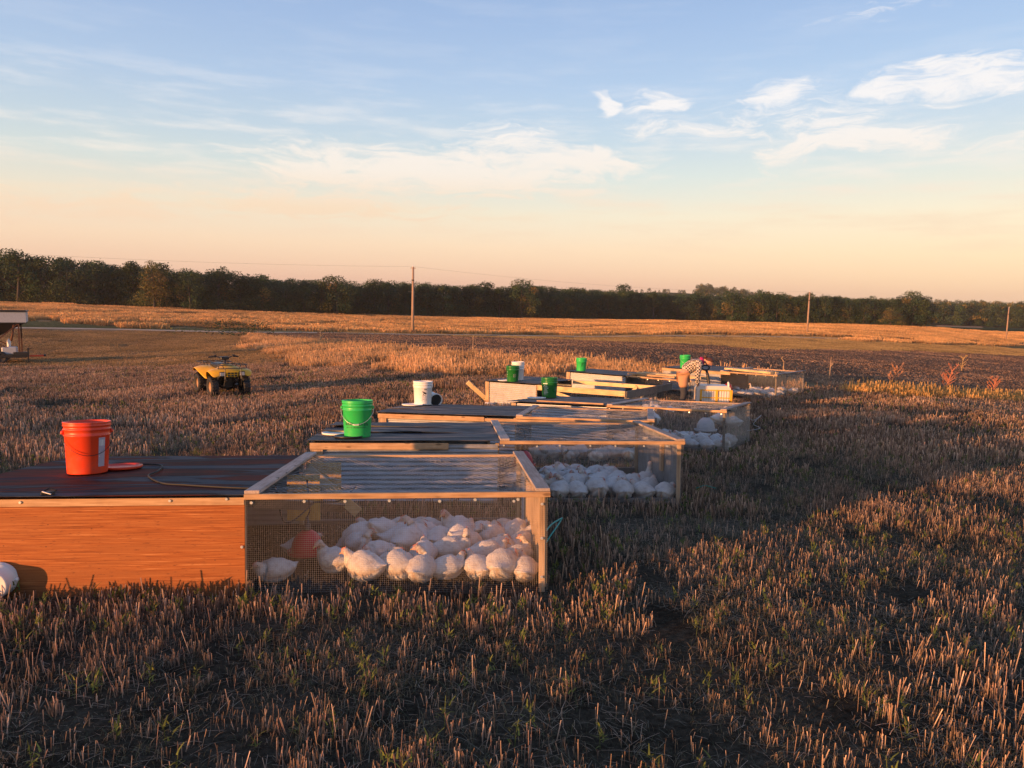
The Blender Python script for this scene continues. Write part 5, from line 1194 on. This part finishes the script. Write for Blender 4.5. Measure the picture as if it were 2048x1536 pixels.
# ------------------------------------------------------------------ quad bike
def quad(x, y, heading):
    o = empty('quad_bike', (x, y, h1(x, y)), (0, 0, heading), label='yellow quad bike with black racks parked on the rough stubble', cat='quad bike'); Y = M['yellow_paint']; K = M['black_plastic']
    for ax, nm in ((.63, 1), (-.60, 2)):
        for s in (-1, 1):
            b = MB(); b.M = Matrix.Translation((ax, s*.44, .295)) @ Matrix.Rotation(math.pi/2, 4, 'X'); wdt = .10 if ax > 0 else .125
            b.lathe([(.150, -wdt*.8), (.21, -wdt), (.265, -wdt*.95), (.292, -wdt*.6), (.297, 0), (.292, wdt*.6), (.265, wdt*.95), (.21, wdt), (.150, wdt*.8), (.145, 0), (.150, -wdt*.8)], 32)
            for i in range(22):
                a = i*2*math.pi/22
                for q in (-1, 1):
                    bb = b.M; b.M = bb @ Matrix.Rotation(a+q*.07, 4, 'Z') @ Matrix.Translation((.295, 0, q*wdt*.45)); b.box(-.008, .014, -.018, .018, -wdt*.42, wdt*.42); b.M = bb
            t = b.build('wheel', M['black_rubber'], o, False)
            b = MB(); b.M = Matrix.Translation((ax, s*(.44+wdt*.55), .295)) @ Matrix.Rotation(-s*math.pi/2, 4, 'X'); b.lathe([(0, .005), (.045, .005), (.05, .015), (.06, -.01), (.11, -.03), (.135, -.005), (.152, .012)], 24); b.build('rim', M['mud_rim'], t, True)
    def shell(name, rings, m, th=.012):
        """rings: list over x of profile points (y>=0, z), mirrored"""
        b = MB(); vs = []; w_ = len(rings[0][1])*2-1
        for xx, pr in rings: vs += [(xx, -p[0], p[1]) for p in pr[::-1]]+[(xx, p[0], p[1]) for p in pr[1:]]
        b.add(vs, [(i*w_+j, i*w_+j+1, (i+1)*w_+j+1, (i+1)*w_+j) for i in range(len(rings)-1) for j in range(w_-1)])
        ob = b.build(name, m, o, True); md = ob.modifiers.new('thick', 'SOLIDIFY'); md.thickness = th; md.offset = -1; md2 = ob.modifiers.new('soft', 'SUBSURF'); md2.levels = md2.render_levels = 1; return ob
    shell('front_body', [(1.0, [(0, .70), (.18, .69), (.30, .66), (.34, .62), (.50, .58)]), (.96, [(0, .78), (.20, .77), (.34, .75), (.46, .71), (.56, .65)]), (.84, [(0, .84), (.20, .82), (.36, .80), (.52, .78), (.60, .73)]), (.66, [(0, .88), (.18, .86), (.34, .82), (.53, .81), (.61, .76)]),
        (.48, [(0, .93), (.15, .91), (.26, .82), (.52, .74), (.59, .68)]), (.34, [(0, .95), (.14, .92), (.20, .80), (.42, .62), (.55, .54)]), (.26, [(0, .93), (.14, .90), (.18, .76), (.24, .56), (.48, .42)])], Y)
    shell('rear_body', [(-.02, [(0, .72), (.16, .70), (.20, .55), (.44, .42)]), (-.14, [(0, .74), (.17, .73), (.28, .62), (.50, .52)]), (-.28, [(0, .76), (.20, .76), (.36, .72), (.58, .64)]), (-.50, [(0, .80), (.22, .80), (.42, .80), (.62, .74)]),
        (-.74, [(0, .81), (.22, .81), (.44, .81), (.62, .75)]), (-.94, [(0, .78), (.20, .78), (.42, .76), (.58, .66)]), (-1.0, [(0, .70), (.20, .70), (.40, .68), (.54, .58)])], Y)
    b = MB(); b.box(-.70, .20, -.15, .15, .72, .90, .05); b.build('seat', K, o)
    b = MB(); b.box(-.55, .60, -.16, .16, .22, .66, .04); b.box(.1, .5, -.22, .22, .3, .55, .03); b.build('engine', M['steel_dark'], o)
    b = MB()
    for s in (-1, 1):
        b.tube([(-.95, s*.14, .45), (-.2, s*.16, .28), (.5, s*.16, .28), (.95, s*.14, .50)], .02, 6)
        for ax in (.63, -.60): b.tube([(ax-.1, s*.12, .34), (ax, s*.36, .28)], .016, 5); b.tube([(ax+.1, s*.12, .34), (ax, s*.36, .28)], .016, 5); b.tube([(ax, s*.16, .66), (ax, s*.33, .32)], .03, 8)
    b.tube([(-.6, -.36, .275), (-.6, .36, .275)], .03, 6); b.build('chassis', M['steel_dark'], o)
    for s in (-1, 1):
        b = MB(); b.box(-.18, .22, s*.33-.13, s*.33+.13, .26, .29, .008); b.build('footrest', M['steel_dark'], o)
    def rack(name, x0, x1, hw, z):
        b = MB(); b.tube([(x0, -hw, z), (x1-.05, -hw, z), (x1, -hw+.06, z), (x1, hw-.06, z), (x1-.05, hw, z), (x0, hw, z), (x0, -hw, z)], .012, 6)
        for i in range(1, 5): yy = -hw+2*hw*i/5; b.tube([(x0, yy, z), (x1, yy, z)], .009, 5)
        for xx in (x0+.05, x1-.08):
            for s in (-1, 1): b.tube([(xx, s*hw*.6, z), (xx, s*hw*.5, z-.12)], .01, 5)
        b.build(name, K, o)
    rack('front_rack', .50, 1.02, .42, .93); rack('rear_rack', -1.02, -.52, .44, .90)
    b = MB(); b.tube([(1.03, -.40, .84), (1.06, -.2, .84), (1.06, .2, .84), (1.03, .40, .84)], .012, 6); b.tube([(1.0, -.36, .93), (1.03, -.40, .84)], .011, 5); b.tube([(1.0, .36, .93), (1.03, .40, .84)], .011, 5)
    b.tube([(1.02, -.24, .35), (1.08, -.22, .55), (1.06, -.22, .84)], .014, 6); b.tube([(1.02, .24, .35), (1.08, .22, .55), (1.06, .22, .84)], .014, 6); b.build('bumper', K, o)
    b = MB(); b.box(.985, 1.01, -.16, .16, .60, .74, .01)
    b.build('grille', Y, o); b = MB()
    for i in range(2):
        for j in (-1, 0, 1): b.box(1.008, 1.016, j*.095-.034, j*.095+.034, .615+.062*i, .66+.062*i)
    b.build('grille_opening', K, o)
    for s in (-1, 1):
        b = MB(); b.box(.975, 1.006, s*.27-.085, s*.27+.085, .61, .745, .012); h = b.build('headlight', K, o)
        b = MB(); b.box(1.004, 1.016, s*.27-.065, s*.27+.065, .63, .725, .006); b.build('lens', M['lens'], h)
    b = MB(); b.tube([(.36, 0, .86), (.26, 0, 1.06)], .035, 8); b.tube([(.20, -.40, 1.10), (.24, -.24, 1.13), (.28, -.10, 1.07), (.28, .10, 1.07), (.24, .24, 1.13), (.20, .40, 1.10)], .014, 6); b.box(.20, .34, -.12, .12, 1.03, 1.12, .02)
    hb = b.build('handlebar', K, o)
    for s in (-1, 1):
        b = MB(); b.tube([(.21, s*.28, 1.125), (.17, s*.42, 1.10)], .024, 8); b.tube([(.30, s*.24, 1.14), (.31, s*.40, 1.11)], .008, 5); b.box(.22, .30, s*.26-.035, s*.26+.035, 1.10, 1.17, .01); b.build('grip', M['black_rubber'], hb)
    return o
quad(-8.45, 22.0, R(-90+37))

# ------------------------------------------------------------------ feed wagon at the left edge
def wagon():
    x, y = -25.75, 40.2; o = empty('feed_wagon', (x, y, h1(x, y)), (0, 0, R(30)), label='grey feed hopper wagon on black braced legs at the left edge of the mown field', cat='feed wagon')
    def p(nm, fn, m, par=o, sm=False): b = MB(); fn(b); return b.build(nm, m, par, sm)
    def box_open(b):
        b.box(-4.2, 0, -.02, .02, 2.16, 2.70); b.box(-4.2, 0, 2.18, 2.22, 2.16, 2.70); b.box(-.04, 0, .02, 2.18, 2.16, 2.70); b.box(-4.2, -4.16, .02, 2.18, 2.16, 2.70)
    p('hopper_side', box_open, M['grey_plastic'])
    p('hopper_rim', lambda b: (b.box(-4.24, .04, -.05, .03, 2.70, 2.76), b.box(-4.24, .04, 2.17, 2.25, 2.70, 2.76), b.box(-.04, .04, .03, 2.17, 2.70, 2.76), b.box(-4.22, .03, -.04, .0, 2.11, 2.158)), M['steel_dark'])
    p('hopper_cone', lambda b: b.add([(-4.2, 0, 2.13), (-.05, 0, 2.13), (-.05, 2.2, 2.13), (-4.2, 2.2, 2.13), (-2.4, .9, 1.05), (-1.9, .9, 1.05), (-1.9, 1.3, 1.05), (-2.4, 1.3, 1.05)], [(0, 1, 5, 4), (1, 2, 6, 5), (2, 3, 7, 6), (3, 0, 4, 7), (4, 5, 6, 7)]), M['steel_dark'])
    for xx in (-.34, -3.8):
        for yy in (.02, 2.1): p('leg', lambda b: b.box(xx-.035, xx+.035, yy, yy+.07, .45, 2.14), M['rust'])
    for yy in (.05, 2.13):
        p('cross_brace', lambda b: (b.obox((-.38, yy, 2.08), (-1.9, yy, .7), .03, .05), b.obox((-1.9, yy+.04, 1.35), (-.75, yy+.04, .75), .03, .05), b.obox((-3.76, yy, 2.08), (-2.0, yy, .7), .03, .05)), M['rust'])
    p('deck', lambda b: (b.box(-4.1, -.02, -.02, 2.22, .30, .46, .01), b.box(-.62, .04, -.06, -.02, .42, .60)), M['steel_dark'])
    p('jack_stand', lambda b: (b.box(.0, .07, -.02, .06, -.05, .82), b.box(-.05, .12, -.06, .10, -.05, -.02), b.tube([(.03, .0, .74), (.22, 0, .80)], .02, 6)), M['steel_dark'])
    p('tongue', lambda b: (b.box(.07, .78, .25, .33, .36, .42), b.box(.07, .72, .65, .70, .30, .36)), M['red_plastic'])
    p('coupler', lambda b: b.box(.72, .84, .22, .36, .33, .45, .02), M['black_plastic'])
    for xx in (-1.2, -2.6):
        for yy in (-.02, 2.2):
            b = MB(); b.M = Matrix.Translation((xx, yy+.1, .30)) @ Matrix.Rotation(math.pi/2, 4, 'X'); b.lathe([(.0, .06), (.17, .06), (.2, .09), (.31, .08), (.34, .04), (.34, -.04), (.31, -.08), (.2, -.09), (.17, -.06), (0, -.06)], 24); b.build('wheel', M['black_rubber'], o, True)
    p('auger_chute', lambda b: b.tube([(-.55, .12, 2.05), (-.62, .10, 1.6), (-.70, .08, 1.18)], .05, 8), M['rust'], sm=True)
    return o
wg = wagon(); bpy.context.view_layer.update(); WM = wg.matrix_world.copy()
b = MB(); b.box(-1.15, -.45, .05, .65, 0, .40, .05); tb = b.build('grey_tub', M['grey_plastic'], None, label='grey tub standing on the deck of the feed wagon', cat='tub'); tb.matrix_world = WM @ Matrix.Translation((0, 0, .465))
b = MB(); b.lathe([(0, 0), (.08, 0), (.09, .03), (.09, .28), (.05, .36), (.03, .42), (0, .42)], 16); jg = b.build('white_jug', M['white_plastic'], None, True, label='white jug on the grey tub of the feed wagon', cat='jug'); jg.matrix_world = WM @ Matrix.Translation((-.82, .30, .87))

# ------------------------------------------------------------------ person
def skin(name, verts, edges, radii, m, parent, lev=2):
    me = bpy.data.meshes.new(name); me.from_pydata([tuple(v) for v in verts], edges, []); o = bpy.data.objects.new(name, me); col.objects.link(o); adopt(o, parent)
    md = o.modifiers.new('skin', 'SKIN'); md.use_smooth_shade = True
    for i, r_ in enumerate(radii): sv = me.skin_vertices[0].data[i]; sv.radius = (r_, r_) if not isinstance(r_, tuple) else r_; sv.use_root = (i == 0)
    sb = o.modifiers.new('sub', 'SUBSURF'); sb.levels = sb.render_levels = lev; me.materials.append(m); return o
def person():
    x, y = 3.86, 17.05; o = empty('person', (x, y, h1(x, y)-.01), (0, 0, R(-14)), label='person in a checked jacket and tan shorts bending over the yellow crate', cat='person')
    V_ = []; E_ = []; Rd = []
    def add(p, r_, prev=None):
        V_.append(p); Rd.append(r_)
        if prev is not None: E_.append((prev, len(V_)-1))
        return len(V_)-1
    pel = add((0, 0, .93), .125); w1 = add((.09, 0, 1.04), .115, pel); ch = add((.22, 0, 1.14), .135, w1); ub = add((.33, 0, 1.21), .12, ch); nk = add((.40, 0, 1.235), .055, ub); nk2 = add((.44, 0, 1.235), .052, nk)
    hd = add((.52, 0, 1.225), .088, nk2); hd2 = add((.575, 0, 1.20), .078, hd); ns = add((.615, 0, 1.128), .022, hd2)
    for s in (-1, 1):
        hp = add((-.01, s*.10, .86), .095, pel); th = add((.0, s*.12, .68), .082, hp); kn = add((.03, s*.13, .48), .058, th); cf = add((-.01, s*.13, .32), .052, kn); an = add((-.02, s*.13, .09), .038, cf); ft = add((.06, s*.14, .04), .036, an); add((.15, s*.15, .035), .028, ft)
        sh = add((.33, s*.16, 1.19), .062, ub); ua = add((.33, s*.21, 1.05), .048, sh); elb = add((.30, s*.22, .91), .042, ua); fa = add((.31, s*.19, .78), .036, elb); wr = add((.33, s*.16, .67), .026, fa); pm = add((.34, s*.15, .60), .034, wr)
        for j, (dx, dy, l) in enumerate([(-.030, 0, .065), (-.010, .004, .078), (.010, .004, .074), (.028, 0, .060)]):
            a_ = add((.34+dx, s*.15+dy, .60-l*.55), .0095, pm); add((.34+dx*1.1+.012, s*.15+dy-s*.012, .60-l), .0085, a_)
        a_ = add((.372, s*.145, .60), .011, pm); add((.385, s*.14, .565), .009, a_)
        add((.52, s*.085, 1.215), .014, hd)
    body = skin('body', V_, E_, Rd, M['skin'], o)
    sv = [(0, 0, .955), (.09, 0, 1.05), (.22, 0, 1.145), (.34, 0, 1.205), (.33, .17, 1.19), (.33, .225, 1.05), (.30, .23, .90), (.31, .20, .78), (.325, .165, .69), (.33, -.17, 1.19), (.33, -.225, 1.05), (.30, -.23, .90), (.31, -.20, .78), (.325, -.165, .69)]
    skin('jacket', sv, [(0, 1), (1, 2), (2, 3), (3, 4), (4, 5), (5, 6), (6, 7), (7, 8), (3, 9), (9, 10), (10, 11), (11, 12), (12, 13)], [.150, .145, .165, .145, .082, .068, .060, .054, .046, .082, .068, .060, .054, .046], M['check'], o)
    skin('collar', [(.355, 0, 1.215), (.395, 0, 1.235), (.435, 0, 1.24)], [(0, 1), (1, 2)], [.12, .095, .075], M['magenta'], o)
    tv = [(.0, 0, .94), (-.005, .095, .86), (.0, .12, .72), (.015, .125, .60), (-.005, -.095, .86), (.0, -.12, .72), (.015, -.125, .60)]
    skin('shorts', tv, [(0, 1), (1, 2), (2, 3), (0, 4), (4, 5), (5, 6)], [.150, .130, .115, .105, .130, .115, .105], M['tan_cloth'], o)
    for s in (-1, 1):
        skin('trouser_leg', [(.0, s*.12, .66), (.03, s*.13, .48), (-.005, s*.13, .32), (-.02, s*.13, .16)], [(0, 1), (1, 2), (2, 3)], [.092, .074, .068, .058], M['navy'], o)
        b = MB(); b.M = Matrix.Translation((.05, s*.14, 0)); b.box(-.12, .16, -.05, .05, .0, .11, .03); b.build('boot', M['boot'], o)
        skin('glove', [(.330, s*.16, .675), (.34, s*.15, .62)], [(0, 1)], [.036, .044], M['glove'], o, 1)
    # hair: a cap over the back and crown of the lowered head with a bun
    b = MB(); vs = []; n = 16
    for i in range(9):
        th = i/8*math.pi*.47
        for j in range(n):
            a = 2*math.pi*j/n; d = Vector((math.cos(th), math.sin(th)*math.cos(a), math.sin(th)*math.sin(a))); d = Matrix.Rotation(R(-78), 3, 'Y') @ d
            q = Vector((.545, 0, 1.222))+Vector((d.x*.108, d.y*.100, d.z*.102)); vs.append(q+d*.008*mnoise.noise(q*30))
    b.add(vs, [(i*n+j, i*n+(j+1) % n, (i+1)*n+(j+1) % n, (i+1)*n+j) for i in range(8) for j in range(n)]); hr = b.build('hair', M['hair'], o, True)
    b = MB(); b.tube([(.47, 0, 1.30), (.45, 0, 1.335), (.435, 0, 1.36)], [.035, .045, .02], 10); b.build('bun', M['hair'], hr, True)
    for s in (-1, 1):
        b = MB(); b.tube([(.622, s*.032, 1.172), (.628, s*.032, 1.170)], [.010, .006], 6); b.build('eye', M['black_plastic'], o)
    b = MB(); b.obox((.598, -.022, 1.10), (.598, .022, 1.10), .008, .008); b.build('mouth', M['comb'], o)
person()

# ------------------------------------------------------------------ crate on a hand cart
cx, cy = 4.50, 16.95; cz = h1(cx, cy)
ct = empty('hand_cart', (cx, cy, cz), (0, 0, R(-4)), label='black hand cart carrying the yellow crate in front of the farthest pen', cat='hand cart')
def p_(nm, fn, m, par, sm=False): b = MB(); fn(b); return b.build(nm, m, par, sm)
p_('platform', lambda b: b.box(-.40, .40, -.26, .26, .23, .262, .006), M['steel_dark'], ct)
for sx in (-.3, .3):
    for sy in (-.2, .2): p_('wheel', lambda b: (setattr(b, 'M', Matrix.Translation((sx, sy, .10)) @ Matrix.Rotation(math.pi/2, 4, 'X')), b.lathe([(0, .03), (.07, .03), (.10, .02), (.10, -.02), (.07, -.03), (0, -.03)], 18)), M['black_rubber'], ct, True)
    p_('axle_bracket', lambda b: b.box(sx-.02, sx+.02, -.18, .18, .08, .23), M['steel_dark'], ct)
def handle(b):
    b.tube([(.0, .27, .24), (-.02, .28, .60), (-.06, .30, .86), (-.10, .31, .99)], [.03, .032, .034, .03], 8)
    b.tube([(-.10+.085*math.cos(a)-.02, .31, 1.045+.055*math.sin(a)) for a in np.linspace(0, 2*math.pi, 17)], .017, 6)
p_('handle', handle, M['black_plastic'], ct, True)
cr = empty('poultry_crate', (cx, cy, cz+.265), (0, 0, R(-4)), label='rounded white crate in a yellow slatted frame beside the bending person', cat='crate')
def shellbox(b):
    pr = [];
    for (px_, pz_) in ((-.36, 0), (-.385, .05), (-.385, .34), (-.35, .405), (-.28, .42), (.30, .42), (.34, .40), (.36, .36), (.36, .0)): pr.append((px_, pz_))
    n = len(pr); vs = [(q[0], -.22, q[1]) for q in pr]+[(q[0], .22, q[1]) for q in pr]
    b.add(vs, [tuple(range(n))[::-1], tuple(range(n, 2*n))]+[(i, (i+1) % n, n+(i+1) % n, n+i) for i in range(n)])
p_('shell', shellbox, mat('pinkish_white_plastic', (.66, .60, .56), .4), cr)
Yf = M['yellow_frame']
p_('base_tray', lambda b: b.box(-.33, .40, -.25, .25, -.005, .05, .008), Yf, cr)
for zz_ in (.15, .315): p_('frame_rail', lambda b: b.box(-.31, .375, -.245, -.223, zz_, zz_+.022, .003), Yf, cr)
for xx, ww in ((-.31, .04), (.03, .05), (.34, .055)): p_('frame_upright', lambda b: b.box(xx, xx+ww, -.252, -.224, .05, .34, .003), Yf, cr)
for i in range(11):
    xx = -.255+.056*i
    if abs(xx-.055) > .03: p_('slat', lambda b: b.box(xx-.008, xx+.008, -.236, -.222, .052, .314), M['white_plastic'], cr)
p_('side_frame', lambda b: b.box(.365, .40, -.24, .24, .05, .30, .01), Yf, cr)
p_('lever', lambda b: b.tube([(.30, -.20, .36), (.31, -.20, .44), (.30, -.20, .50), (.29, -.20, .52)], [.022, .026, .022, .01], 8), M['white_plastic'], cr, True)
for xx in (-.30, .33): p_('latch', lambda b: b.box(xx, xx+.02, -.262, -.250, .07, .11), M['black_plastic'], cr)

# ------------------------------------------------------------------ haze
b = MB(); b.box(-900, 900, -120, 1600, -40, 34); hz = b.build('haze', mat('haze'), None, kind='stuff', label='thin evening haze over the fields')
ht = NT(hz.data.materials[0].node_tree); ht.n.remove(ht.n['Principled BSDF']); pv = ht.new('ShaderNodeVolumePrincipled')
pv.inputs['Color'].default_value = (.92, .86, .82, 1); pv.inputs['Density'].default_value = .00018; pv.inputs['Anisotropy'].default_value = .1
ht.link(pv.outputs[0], ht.n['Material Output'].inputs['Volume'])
